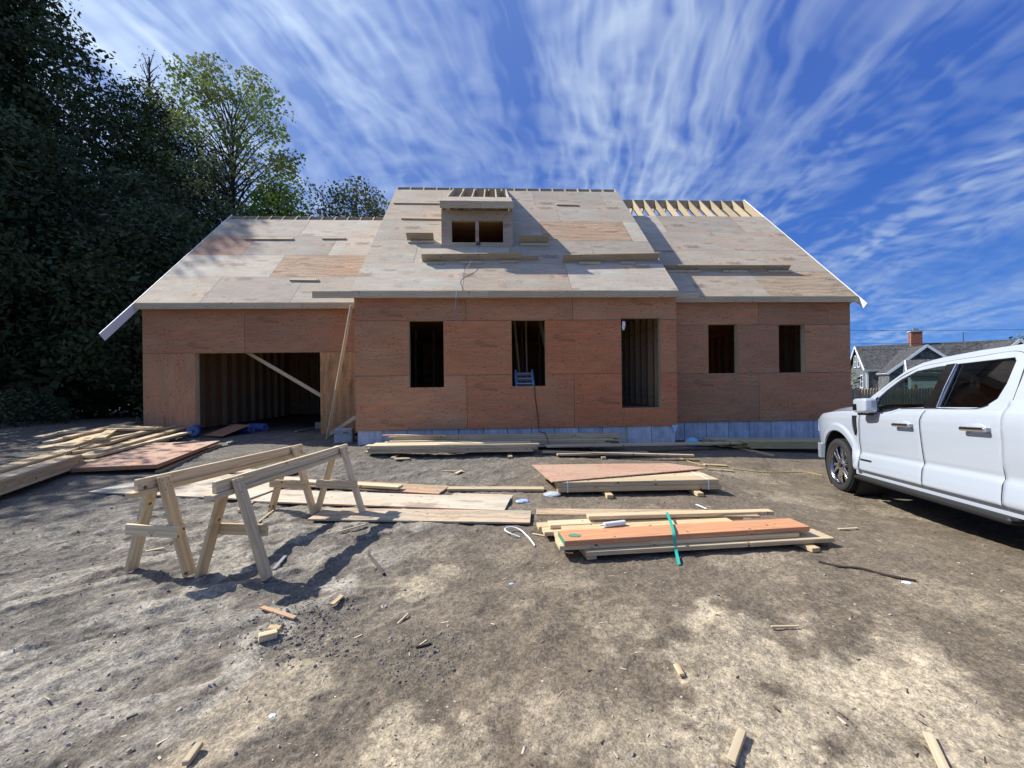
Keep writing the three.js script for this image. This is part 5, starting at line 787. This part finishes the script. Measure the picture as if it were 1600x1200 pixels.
// long piles in front of the house wall
{
  const gp = 'long boards piled before the main wall', lb = 'long weathered board in the low pile before the main wall';
  const L = (x, z) => toWorld(x, 0, z);
  const gy = 0.165;
  for (const [x0, x1, z] of [[1.5, 1.5, 0], [3.9, 3.9, 0]]) { }
  for (const [x, k] of [[1.2, 0], [3.4, 1], [5.2, 2]]) { const a = L(x, 0.30), b = L(x, 1.50); board('sleeper', 'short sleeper under the low pile before the main wall', 'sleepers under the low pile', a, b, 0.085, 0.036, macro(a.x, a.z) + .005, macro(b.x, b.z) + .008, greyLumber[1], { cat: 'wood block' }); }
  const base = gy + 0.04;
  for (let r = 0; r < 6; r++) for (let k = 0; k < 3 - (r > 3 ? 1 : 0); k++) board('long_board', lb, gp, L(0.82 + rr(-.08, .1) + r * 0.03, 0.42 + k * 0.155), L(5.85 + rr(-.25, .12) - (r === 5 ? 0 : 0.1 * k), 0.42 + k * 0.155), 0.14, 0.036, base + r * 0.0385, base + r * 0.0385 - 0.03, pick(greyLumber));
  for (let r = 0; r < 4; r++) for (let k = 0; k < 2; k++) board('long_board', r === 3 ? 'pale shorter board on top of the low pile before the main wall' : lb, gp, L(0.62 + rr(-.1, .12), 1.04 + k * 0.205), L(3.95 + rr(-.12, .1), 1.04 + k * 0.205), 0.19, 0.036, base + r * 0.0385, base + r * 0.0385 - 0.02, r === 3 ? lumber[1] : pick(greyLumber));
  for (let k = 0; k < 2; k++) board('loose_plank', 'reddish grey plank crosswise on top of the low pile', 'planks on top of the low pile', L(0.75 + k * .25, 0.62 + k * 0.02 - .1), L(2.0 + k * 0.1, 0.50 + k * 0.16), 0.11, 0.022, base + 6 * 0.0385 + 0.002, base + 6 * 0.0385 - 0.006, [pinkPly[1], greyLumber[0]][k]);
  board('long_board', 'long grey board bridging the two piles along the foundation', undefined, L(4.15, 0.98), L(9.35, 0.55), 0.185, 0.036, gy + 0.045, 0.13, greyLumber[2]);
  board('long_board', 'narrow grey board slanting out from the low pile', undefined, L(4.05, 1.22), L(6.9, 1.62), 0.09, 0.036, 0.14, 0.075, greyLumber[0]);
  board('long_board', 'grey board lying on the dirt before the bridging board', undefined, L(4.3, 1.05 + .35), L(6.15, 0.98 + .25), 0.14, 0.036, 0.11, 0.085, greyLumber[1]);
  // green tinted lumber by the truck
  const gg = 'green tinted boards by the foundation', gl = 'green tinted treated board in the flat stack by the truck';
  for (const x of [8.35, 10.6]) { const a = L(x, 0.12), b = L(x + (x < 9 ? 0.35 : 0.25), 1.30); board('sleeper', 'pale sleeper under the green tinted stack', 'sleepers under the green stack', a, b, 0.09, 0.036, macro(a.x, a.z) + .008, macro(b.x, b.z) + .006, lumber[2], { cat: 'wood block' }); }
  for (let r = 0; r < 4; r++) for (let k = 0; k < 4; k++) { const z = 0.26 + k * 0.165; board('treated_board', gl, gg, L(7.75 + k * 0.24 + rr(-.1, .12), z), L(11.9 + k * 0.1 + rr(-.1, .1), z - 0.02), 0.14, 0.036, 0.065 + r * 0.0385, -0.02 + r * 0.0385, pick(greenLumber)); }
  const o = L(7.55, 0.28); { const g = new THREE.SphereGeometry(0.14, 20, 12); g.scale(1.1, 0.8, 0.9); const a = g.attributes.position; for (let i = 0; i < a.count; i++) { const k = 1 + 0.18 * (fbm(a.getX(i) * 14 + 5, a.getY(i) * 14 + a.getZ(i) * 9, 3) - .5); a.setXYZ(i, a.getX(i) * k, a.getY(i) * k, a.getZ(i) * k); } g.computeVertexNormals(); const m = single('plastic_bag', g, std({ color: lin(.22, .50, .70), roughness: 0.35 }), 'crumpled light blue plastic bag against the foundation', 'bag'); m.position.set(o.x, macro(o.x, o.z) + 0.10, o.z); }
}
// plywood stack and rough lumber heap beside the garage
{
  const a = G(94, 729, 0.10), b = G(252, 735, 0.10), c = G(348, 692, 0.12), e = b.clone().sub(a).setY(0), L = Math.min(1.6, e.length()); e.normalize(); const f = c.clone().sub(b).setY(0), D = f.length(); f.normalize();
  const at = (s, w) => b.clone().addScaledVector(e, -s).addScaledVector(f, w);
  const y = macro(-5.5, -7) + 0.06, d = at(L / 2, D / 2);
  for (let k = 0; k < 2; k++) { const s = at(0.2 + 0.9 * k, 0.2), t = at(0.2 + .9 * k, 2.2); board('sleeper', 'sleeper under the red plywood stack', 'sleepers under the plywood stack', s, t, 0.085, 0.036, macro(s.x, s.z) + .012, macro(t.x, t.z) + .012, lumber[2], { cat: 'wood block' }); }
  for (let k = 0; k < 4; k++) { const m = plyFlat(['bottom sheet of the red plywood stack near the garage', 'second sheet of the red plywood stack near the garage', 'third sheet of the red plywood stack near the garage', 'top sheet of the red plywood stack near the garage'][k], at(L / 2 + rr(-.03, .03), 0.02), at(L / 2 + rr(-.03, .03), Math.min(D, 2.46)), Math.min(L, 1.22), 0.016, y + k * 0.0175, y + k * 0.0175 + 0.13, k === 3 ? pinkPly[0] : wallPly[3]); }
  // neat stack of wide planks at the very left
  const gq = 'wide planks stacked left of the heap', q1 = G(-120, 790), q2 = G(76, 722), pd = q2.clone().sub(q1).setY(0).normalize(), pn = new THREE.Vector3(-pd.z, 0, pd.x); if (pn.z > 0) pn.negate();
  for (let k = 0; k < 6; k++) { const s0 = G(76, 733), yy = macro(s0.x, s0.z) + 0.03 + k * 0.040, B = s0.clone().addScaledVector(pd, -0.05 + rr(-.06, .06)).addScaledVector(pn, 0.1), A = B.clone().addScaledVector(pd, -3.4 - rr(0, .2)); board('wide_plank', k === 5 ? 'topmost wide plank of the neat stack at the lumber heap' : 'wide pale plank in the neat stack at the lumber heap', gq, A, B, 0.235, 0.038, yy - 0.05, yy, lumber[(k + 3) % 5]); const B2 = s0.clone().addScaledVector(pd, -0.1 + rr(-.06, .06)).addScaledVector(pn, 0.36); if (k < 5) board('wide_plank', 'wide pale plank in the neat stack at the lumber heap', gq, B2.clone().addScaledVector(pd, -3.2), B2, 0.235, 0.038, yy - 0.05, yy, lumber[(k + 1) % 5]); }
  { const A = G(-90, 792), B = G(70, 742); board('wide_plank', 'wide reddish plank lying flat in front of the neat stack', undefined, A, B, 0.235, 0.036, macro(A.x, A.z) + 0.014, macro(B.x, B.z) + 0.016, pinkPly[1]); }
  // the loose heap
  const gh = 'boards thrown in the loose heap', lh = 'rough pale board thrown in the loose heap beside the garage';
  const heap = [ // pixel ends of the centre line, lift of each end's underside, width, thickness, material
    [[100, 728], [190, 708], .03, .03, .19, .038, 2], [[140, 722], [250, 694], .03, .05, .19, .038, 3], [[118, 715], [215, 694], .07, .06, .14, .038, 2], [[85, 722], [180, 697], .03, .08, .235, .038, 3],
    [[90, 708], [175, 686], .13, .14, .19, .038, 0], [[140, 712], [292, 683], .10, .13, .19, .038, 1], [[155, 704], [285, 673], .16, .17, .14, .038, 2], [[100, 697], [170, 678], .20, .22, .235, .038, 3],
    [[75, 690], [118, 680], .22, .24, .19, .038, 1], [[105, 683], [160, 675], .28, .28, .14, .038, 3], [[150, 690], [282, 664], .22, .22, .14, .038, 4], [[165, 677], [250, 668], .26, .25, .19, .038, 3], [[155, 686], [190, 662], .28, .30, .14, .038, 2], [[175, 664], [240, 668], .32, .26, .09, .038, 0],
    [[70, 712], [150, 703], .10, .09, .09, .038, 4], [[112, 706], [262, 690], .12, .11, .09, .038, 2], [[60, 700], [140, 690], .16, .15, .14, .038, 4], [[120, 690], [200, 680], .20, .21, .14, .038, 2], [[135, 700], [230, 672], .15, .20, .09, .038, 4], [[92, 676], [150, 672], .30, .27, .09, .038, 2], [[180, 700], [300, 680], .07, .10, .14, .038, 4], [[60, 683], [128, 668], .25, .30, .19, .038, 0], [[128, 676], [205, 660], .27, .31, .14, .038, 4], [[200, 672], [285, 660], .20, .24, .09, .038, 1]];
  heap.forEach(([u, v, la, lbb, wd, th, mt]) => { const A = G(u[0], u[1], la), B = G(v[0], v[1], lbb); board('rough_board', lh, gh, A, B, wd * 1.3, th * 1.25, A.y - th, B.y - th, lumber[mt], { roll: rr(-.12, .12) }); });
}
// by the garage door
{
  const blue = std({ color: lin(.07, .13, .34), roughness: 0.45 }), core = std({ color: lin(.04, .06, .14), roughness: 0.8 });
  const roll = (px, py, ln, r, ry, lb) => { const p0 = G(px, py), t = thing('wrap_roll', lb, 'roll', 'blue rolls on the garage floor'); const g = new THREE.LatheGeometry([[0.02, -ln / 2], [r * .45, -ln / 2], [r * .5, -ln / 2 + .03], [r * .86, -ln / 2 + .01], [r, -ln / 2 + .03], [r * 1.02, 0], [r, ln / 2 - .03], [r * .86, ln / 2], [r * .5, ln / 2 - .02], [0.02, ln / 2 - .02]].map(([a, b]) => new THREE.Vector2(a, b)), 24); g.rotateX(Math.PI / 2); const at = g.attributes.position; for (let i = 0; i < at.count; i++) { const k = 1 + 0.12 * (fbm(at.getX(i) * 12 + px, at.getZ(i) * 5 + at.getY(i) * 9, 3) - .5); at.setX(i, at.getX(i) * k); at.setY(i, at.getY(i) * k); } g.computeVertexNormals(); meshOf('wrap', g, blue, t); t.position.set(p0.x, p0.y + r * .97, p0.z); t.rotation.y = ry; };
  roll(303, 681, 0.62, 0.13, 0.6, 'blue plastic wrapped roll in front of the leaning plywood piece'); roll(380, 677, 0.6, 0.10, 1.3, 'blue plastic wrapped roll right beside the leaning plywood piece'); roll(402, 674, 0.6, 0.11, 1.25, 'blue plastic wrapped roll farther into the garage opening');
  const a = G(327, 688), b = G(362, 680); const m = plyFlat('small red plywood piece propped on the blue rolls', mid2(a, b).add(P2(-.1, .12)), mid2(a, b).add(P2(.12, -.55)), 0.62, 0.014, a.y + .05, a.y + .25, wallPly[4]);
  // leaning pole
  const f = G(511, 690), top = toWorld(...onWall(549, 478, 0.12)); const ls = single('leaning_stud', timber(f.distanceTo(top), 0.038, 0.062), lumber[4], 'long thin stud leaning against the main roof eave', 'board'); const f2 = f.clone(); f2.y += 0.02; align(ls, f2, top);
  const pa = G(514, 687), pb = toWorld(...onWall(555, 652, -0.35)); const pl = single('leaning_plank', timber(pa.distanceTo(pb), 0.089, 0.030), greyLumber[2], 'short grey plank leaning in the corner behind the concrete stub', 'board'); pa.y += 0.05; align(pl, pa, pb);
  // concrete stub with a dark painted mark
  const s0 = G(538, 691), st = thing('concrete_stub', 'grey concrete block stub with a dark painted mark by the corner', 'concrete block'); st.position.set(s0.x, s0.y - 0.03, s0.z); st.rotation.y = 0.25;
  const cg = timber(0.40, 0.36, 0.30, 0.02); cg.translate(0, 0.18, 0); const cu = cg.attributes.uv; meshOf('block', cg, std({ map: TX.concrete, color: lin(.55, .54, .52), roughness: 1 }), st);
  const mk = std({ color: lin(.03, .03, .03), roughness: 0.9 }); const ring = new THREE.TorusGeometry(0.022, 0.006, 5, 18); ring.scale(1.2, .9, .25); ring.translate(0.085, 0.27, 0.151); const bar = mergeGeometries([(() => { const g = new THREE.BoxGeometry(0.06, 0.012, 0.003); g.rotateZ(-0.6); g.translate(0.035, 0.27, 0.151); return g; })(), (() => { const g = new THREE.BoxGeometry(0.012, 0.05, 0.003); g.translate(0.012, 0.27, 0.151); return g; })()]); meshOf('painted_mark', mergeGeometries([ring, bar]), mk, st);
  // timbers lying inside the garage mouth
  const k1 = toWorld(-1.9, 0.36, ZL - 1.2), k2 = toWorld(-0.5, 0.36, ZL - 1.4); board('garage_timber', 'heavy timber lying inside the garage mouth', undefined, k1, k2, 0.09, 0.18, macro(k1.x, k1.z) + .015, macro(k2.x, k2.z) + .015, greyLumber[1]);
  const k3 = G(462, 676), k4 = G(502, 668); board('garage_timber', 'thin grey board lying at the garage threshold', undefined, k3, k4, 0.06, 0.02, k3.y + .02, k4.y + .03, greyLumber[0]);
}
// cords, ladder, tags
{
  const cord = (name, lb, pts, r, c) => single(name, poleGeo(pts, r, 6, 60), std({ color: lin(...c), roughness: 0.6 }), lb, 'cord');
  const H = (px, py, z) => toWorld(...onWall(px, py, z));
  cord('black_cord', 'black power cord hanging from the middle window', [H(834, 602, -0.06), H(835, 604, 0.03), H(837, 625, 0.035), H(841, 655, 0.05), H(842, 672, 0.10), toWorld(4.13, 0.445, 0.40), toWorld(4.19, 0.43, 0.62), toWorld(4.2, 0.33, 0.88), toWorld(4.22, 0.17, 0.92), toWorld(4.3, 0.14, 1.4)], 0.008, [.015, .015, .015]);
  cord('yellow_cord', 'thin yellow cord hanging from the door sill', [H(973, 637, -0.05), H(973, 639, 0.03), H(975, 655, 0.03), H(977, 675, 0.04), H(978, 684, 0.16), toWorld(6.06, 0.20, 0.25), toWorld(6.1, 0.09, 0.4)], 0.006, [.55, .36, .08]);
  const gy = [[1064, 716], [1080, 722], [1110, 729], [1150, 733], [1200, 738], [1260, 738], [1285, 743]].map(([x, y]) => G(x, y, 0.012)); cord('yellow_cord', 'yellow cord snaking over the dirt toward the truck wheel', gy, 0.008, [.50, .36, .10]);
  const d0 = [2.76, 5.14, DZ + 0.03], e0 = onHouse(718, 438, [0, ROOF.main.ey, ROOF.main.ez], [0, 1, 1]); cord('blue_rope', 'thin blue rope hanging from the dormer over the roof edge', [toWorld(...d0), toWorld(2.70, 4.86, -0.98), toWorld(2.56, 4.36, -0.50), toWorld(e0[0], e0[1] + 0.03, e0[2] + 0.02), toWorld(2.32, 3.60, 0.24), toWorld(2.29, 3.3, 0.25), toWorld(2.27, 3.18, 0.24)], 0.005, [.30, .48, .75]);
  const ck = H(740, 383, DZ); single('rope_clamp', (() => { const g = mergeGeometries([boxAt(-.05, -.02, 0, .05, .02, .05), boxAt(-.04, .0, .02, -.02, .07, .05), boxAt(.02, .0, .02, .04, .07, .05)]); g.rotateY(YAW); return g; })(), std({ color: lin(.03, .02, .03), roughness: 0.5 }), 'small black clamp hooked on the dormer window sill', 'clamp').position.copy(toWorld(2.755, 5.12, DZ + 0.016));
  // ladder standing in the middle window
  { const t = thing('step_ladder', 'small blue and grey step ladder leaning inside the middle window', 'ladder'); t.position.copy(toWorld(3.84, 1.46, -0.30)); t.rotation.set(-0.75, YAW, 0, 'YXZ'); const bl = std({ color: lin(.16, .36, .62), roughness: 0.4 }), al = std({ color: lin(.55, .60, .66), roughness: 0.35, metalness: 0.5 });
    for (const s of [-1, 1]) { const r = timber(0.72, 0.06, 0.025, 0.004); r.rotateZ(Math.PI / 2); r.translate(s * 0.20, 0.10, 0); meshOf('side_rail', r, bl, t); const cp = boxAt(s * 0.20 - 0.018, 0.46, -0.035, s * 0.20 + 0.018, 0.50, 0.035); meshOf('rail_cap', cp, al, t); }
    for (let k = 0; k < 4; k++) { const st = boxAt(-0.187, -0.16 + k * 0.165, -0.035, 0.187, -0.12 + k * 0.165, 0.05); meshOf('tread', st, al, t); } }
  { const c = toWorld(...onWall(978, 510, 0.0)), g = new THREE.PlaneGeometry(0.075, 0.20, 3, 6); const a = g.attributes.position; for (let i = 0; i < a.count; i++) a.setXYZ(i, a.getX(i) * (1 - 0.35 * Math.max(0, -a.getY(i) * 8)), a.getY(i), 0.012 * Math.sin(a.getY(i) * 22 + a.getX(i) * 20)); const g2 = g.clone(); g2.translate(0, 0, -0.0012); const m = single('paper_tag', mergeGeometries([g, g2]), std({ color: lin(.85, .85, .80), roughness: 0.8, side: THREE.DoubleSide }), 'white paper tag hanging in the doorway top corner', 'tag'); m.geometry.computeVertexNormals(); m.position.copy(toWorld(DO[0] + 0.075, DO[3] - 0.17, -0.03)); m.rotation.y = YAW + 0.3; }
  { const s = new THREE.Shape(); s.moveTo(-.075, .055); s.lineTo(.075, .06); s.lineTo(.0, -.14); s.closePath(); const g = new THREE.ExtrudeGeometry(s, { depth: 0.002, bevelEnabled: false }); const m = single('wrap_scrap', g, std({ color: lin(.45, .62, .80), roughness: 0.6 }), 'pale blue triangular plastic scrap on the foundation corner', 'plastic scrap'); m.position.copy(toWorld(7.28, 0.45, 0.013)); m.rotation.y = YAW; }
}
// ---------------------------------------------------------------- litter on the dirt
{
  const bitW = (lb, a, b, wd, th, mat, nm = 'wood_scrap') => { const A = G(...a, 0.0), B = G(...b, 0.0); const l = 0.010; board(nm, lb, undefined, A, B, wd, th, A.y + microHeight(A.x, A.z) + l, B.y + microHeight(B.x, B.z) + l, mat, { cat: 'wood scrap', c: Math.min(0.003, th * 0.2) }); };
  bitW('pale wood offcut block lying in the churned dirt', [404, 1006], [433, 996], 0.05, 0.038, lumber[0], 'offcut_block');
  bitW('smaller pale offcut block behind the larger offcut', [419, 991], [438, 989], 0.045, 0.038, lumber[3], 'offcut_block');
  bitW('reddish wood sliver beside the offcut blocks', [409, 953], [462, 970], 0.03, 0.012, roughPly[1]); bitW('tan wood chip between the sawhorse shadows', [519, 951], [535, 938], 0.035, 0.012, lumber[3]);
  bitW('grey metal toned strip at the sawhorse foot', [428, 893], [446, 870], 0.03, 0.01, std({ color: lin(.40, .42, .45), roughness: 0.4, metalness: 0.4 })); bitW('pale stake lying between the sawhorses', [372, 805], [395, 788], 0.03, 0.025, lumber[1]);
  bitW('long pale stick running under the far sawhorse leg', [404, 820], [428, 803], 0.018, 0.014, lumber[0]); bitW('thin pale stick beside the weathered plywood strip', [530, 834], [572, 824], 0.016, 0.012, lumber[1]); bitW('short pale stick inside the sawhorse legs', [227, 866], [257, 862], 0.022, 0.012, lumber[0]);
  bitW('thin pale lath lying in the open dirt', [621, 977], [638, 962], 0.01, 0.008, lumber[1]); bitW('small pale stake on the sandy patch', [1056, 1044], [1066, 1062], 0.028, 0.016, lumber[2]); bitW('thin lath lying near the middle of the yard', [1205, 982], [1248, 981], 0.012, 0.01, lumber[4]);
  bitW('grey weathered stake standing out of the sand', [1143, 1203], [1160, 1153], 0.032, 0.02, greyLumber[0]); bitW('pale broken lath in the sandy corner', [1450, 1150], [1478, 1210], 0.035, 0.01, greyLumber[2]); bitW('dark splintered stake in the churned dirt', [290, 1205], [312, 1172], 0.03, 0.02, greyLumber[1]);
  bitW('pale board end beside the strapped bundle', [1100, 728], [1136, 729], 0.09, 0.02, lumber[4]); bitW('pale lath next to the yellow cord', [1105, 735], [1145, 738], 0.03, 0.02, lumber[1]); bitW('white chip behind the red beam pile', [1088, 790], [1104, 797], 0.03, 0.006, whitePaint); bitW('pale sticks in the hollow before the low pile', [690, 738], [726, 741], 0.03, 0.015, greyLumber[0]); bitW('short pale chip in the hollow before the low pile', [712, 744], [722, 739], 0.05, 0.02, lumber[1]);
  bitW('flat grey piece in front of the low pile', [617, 720], [640, 718], 0.16, 0.02, greyLumber[1]); bitW('pale lath beside the white plastic loop', [832, 836], [855, 841], 0.014, 0.008, lumber[1]); bitW('short splinter right of the lumber pile', [1310, 829], [1340, 828], 0.02, 0.008, lumber[1]);
  const curve = (nm, lb, pts, r, mat, cat, seg = 7) => { const v = pts.map(([x, y, l]) => { const p = G(x, y, 0); p.y += microHeight(p.x, p.z) + (l || 0) + r * 0.8; return p; }); return single(nm, poleGeo(v, r, seg, 40), mat, lb, cat); };
  curve('branch', 'dark dry branch lying on the dirt right of the pile', [[1280, 879], [1310, 887], [1345, 891], [1385, 902], [1432, 912]], 0.010, std({ color: lin(.035, .025, .02), roughness: 1 }), 'branch'); curve('branch', 'short gnarled stick in front of the weathered strip', [[576, 872], [584, 879], [592, 890], [600, 899]], 0.012, std({ color: lin(.10, .085, .07), roughness: 1 }), 'branch'); curve('branch', 'thin twig on the churned dirt', [[650, 1012], [665, 1010], [674, 1008]], 0.008, std({ color: lin(.06, .05, .04), roughness: 1 }), 'branch');
  curve('plastic_band', 'curled white plastic band in front of the weathered strip', [[812, 840, 0], [795, 838, .02], [789, 834, .03], [797, 831, .035], [812, 832, .02], [822, 838, .01], [829, 846, 0], [836, 854, 0]], 0.009, std({ color: lin(.80, .82, .84), roughness: 0.45 }), 'plastic band', 5);
  const crump = (lb, px, py, s, c) => { const p = G(px, py), g = new THREE.IcosahedronGeometry(s, 2), a = g.attributes.position; for (let i = 0; i < a.count; i++) { const k = 0.75 + 0.6 * vn(a.getX(i) / s * 2 + px, a.getY(i) / s * 2 + a.getZ(i) / s * 3); a.setXYZ(i, a.getX(i) * k * 1.4, a.getY(i) * k * 0.4, a.getZ(i) * k); } g.computeVertexNormals(); const m = single('plastic_scrap', g, std({ color: lin(...c), roughness: 0.35, flatShading: true }), lb, 'plastic scrap'); m.position.set(p.x, p.y + microHeight(p.x, p.z) + s * 0.25, p.z); };
  crump('crumpled clear plastic at the strapped bundle corner', 863, 774, 0.075, [.50, .54, .58]); crump('crumpled pale blue plastic beside the pale offcut', 818, 785, 0.055, [.38, .48, .68]); crump('small pale blue lid lying in churned dirt', 426, 1123, 0.012, [.55, .68, .85]); crump('small blue scrap on open dirt before the piles', 799, 913, 0.012, [.4, .6, .75]); crump('small white scrap at the end of the dark branch', 1416, 912, 0.020, [.8, .82, .88]); crump('dark crumpled wrapper on the garage approach', 362, 693, 0.07, [.16, .18, .18]); crump('white foam scrap on the garage approach', 528, 699, 0.07, [.8, .8, .78]); crump('white foam crumb on the garage approach', 465, 700, 0.06, [.75, .75, .72]);
  // stones, clods and chips that nobody could count
  const scatter = (name, label, cat, n, geo, mat, place) => { const im = new THREE.InstancedMesh(geo, mat, n), q = rngOf(n + name.length), M = new THREE.Matrix4(), Q = new THREE.Quaternion(), E = new THREE.Euler(), col = new THREE.Color(); for (let i = 0; i < n; i++) { const [x, z, s, c] = place(q); E.set(q() * 6, q() * 6, q() * 6); if (name === 'wood_chips') E.set((q() - .5) * .3, q() * 6, (q() - .5) * .3); Q.setFromEuler(E); M.compose(new THREE.Vector3(x, macro(x, z) + microHeight(x, z) + s[1] * (name === 'wood_chips' ? 0.5 : 0.05), z), Q, new THREE.Vector3(...s)); im.setMatrixAt(i, M); im.setColorAt(i, col.setRGB(...c)); } im.name = name; im.castShadow = im.receiveShadow = true; tag(im, label, cat, null, 'stuff'); scene.add(im); };
  const stone = new THREE.IcosahedronGeometry(1, 1); { const a = stone.attributes.position; for (let i = 0; i < a.count; i++) { const k = 0.8 + 0.45 * vn(a.getX(i) * 1.7 + 9, a.getY(i) * 1.7 + a.getZ(i) * 2.3); a.setXYZ(i, a.getX(i) * k, a.getY(i) * k * 0.75, a.getZ(i) * k); } stone.computeVertexNormals(); }
  const where = (q, left) => { for (;;) { const d = 1.0 + 8.5 * Math.pow(q(), 1.6), u = (q() * 2 - 1) * 1.35, x = u * d, z = -d; const L = smooth(1.2, -2.2, x + 0.3 * z + 1.4); if (!left || q() < 0.12 + L) return [x, z, d]; } };
  scatter('pebbles', 'small pebbles and dirt clods strewn over the yard', 'pebbles', 7000, stone, std({ vertexColors: false, roughness: 1 }), (q) => { const [x, z] = where(q, true), r = 0.0022 + 0.009 * Math.pow(q(), 8), t = 0.20 + 0.22 * q(); return [x, z, [r * (0.8 + .6 * q()), r * .8, r * (0.8 + .6 * q())], [t * 1.05, t * .95, t * .82]]; });
  scatter('wood_chips', 'tiny wood chips and splinters strewn over the yard', 'wood chips', 900, new THREE.BoxGeometry(1, 1, 1), std({ roughness: 0.9 }), (q) => { const [x, z] = where(q, false), t = 0.30 + 0.35 * q(), dk = q() < 0.3; return [x, z, [0.008 + 0.045 * Math.pow(q(), 3), 0.003, 0.003 + 0.006 * q()], dk ? [.07, .05, .035] : [t, t * .85, t * .62]]; });
  // clump of turned clods by the offcut blocks
  scatter('soil_clods', 'dark turned soil clods around the offcut blocks', 'soil clods', 1100, stone, std({ roughness: 1 }), (q) => { const c = [G(440, 985), G(500, 965), G(660, 1025), G(480, 1010)][Math.floor(q() * 4)], a = q() * 6.28, r = Math.pow(q(), .7) * 0.30, s = 0.003 + 0.010 * Math.pow(q(), 4), t = 0.13 + 0.09 * q(); return [c.x + Math.cos(a) * r, c.z + Math.sin(a) * r * .7, [s, s * .8, s], [t, t * .92, t * .82]]; });
}
renderer.render(scene, camera);
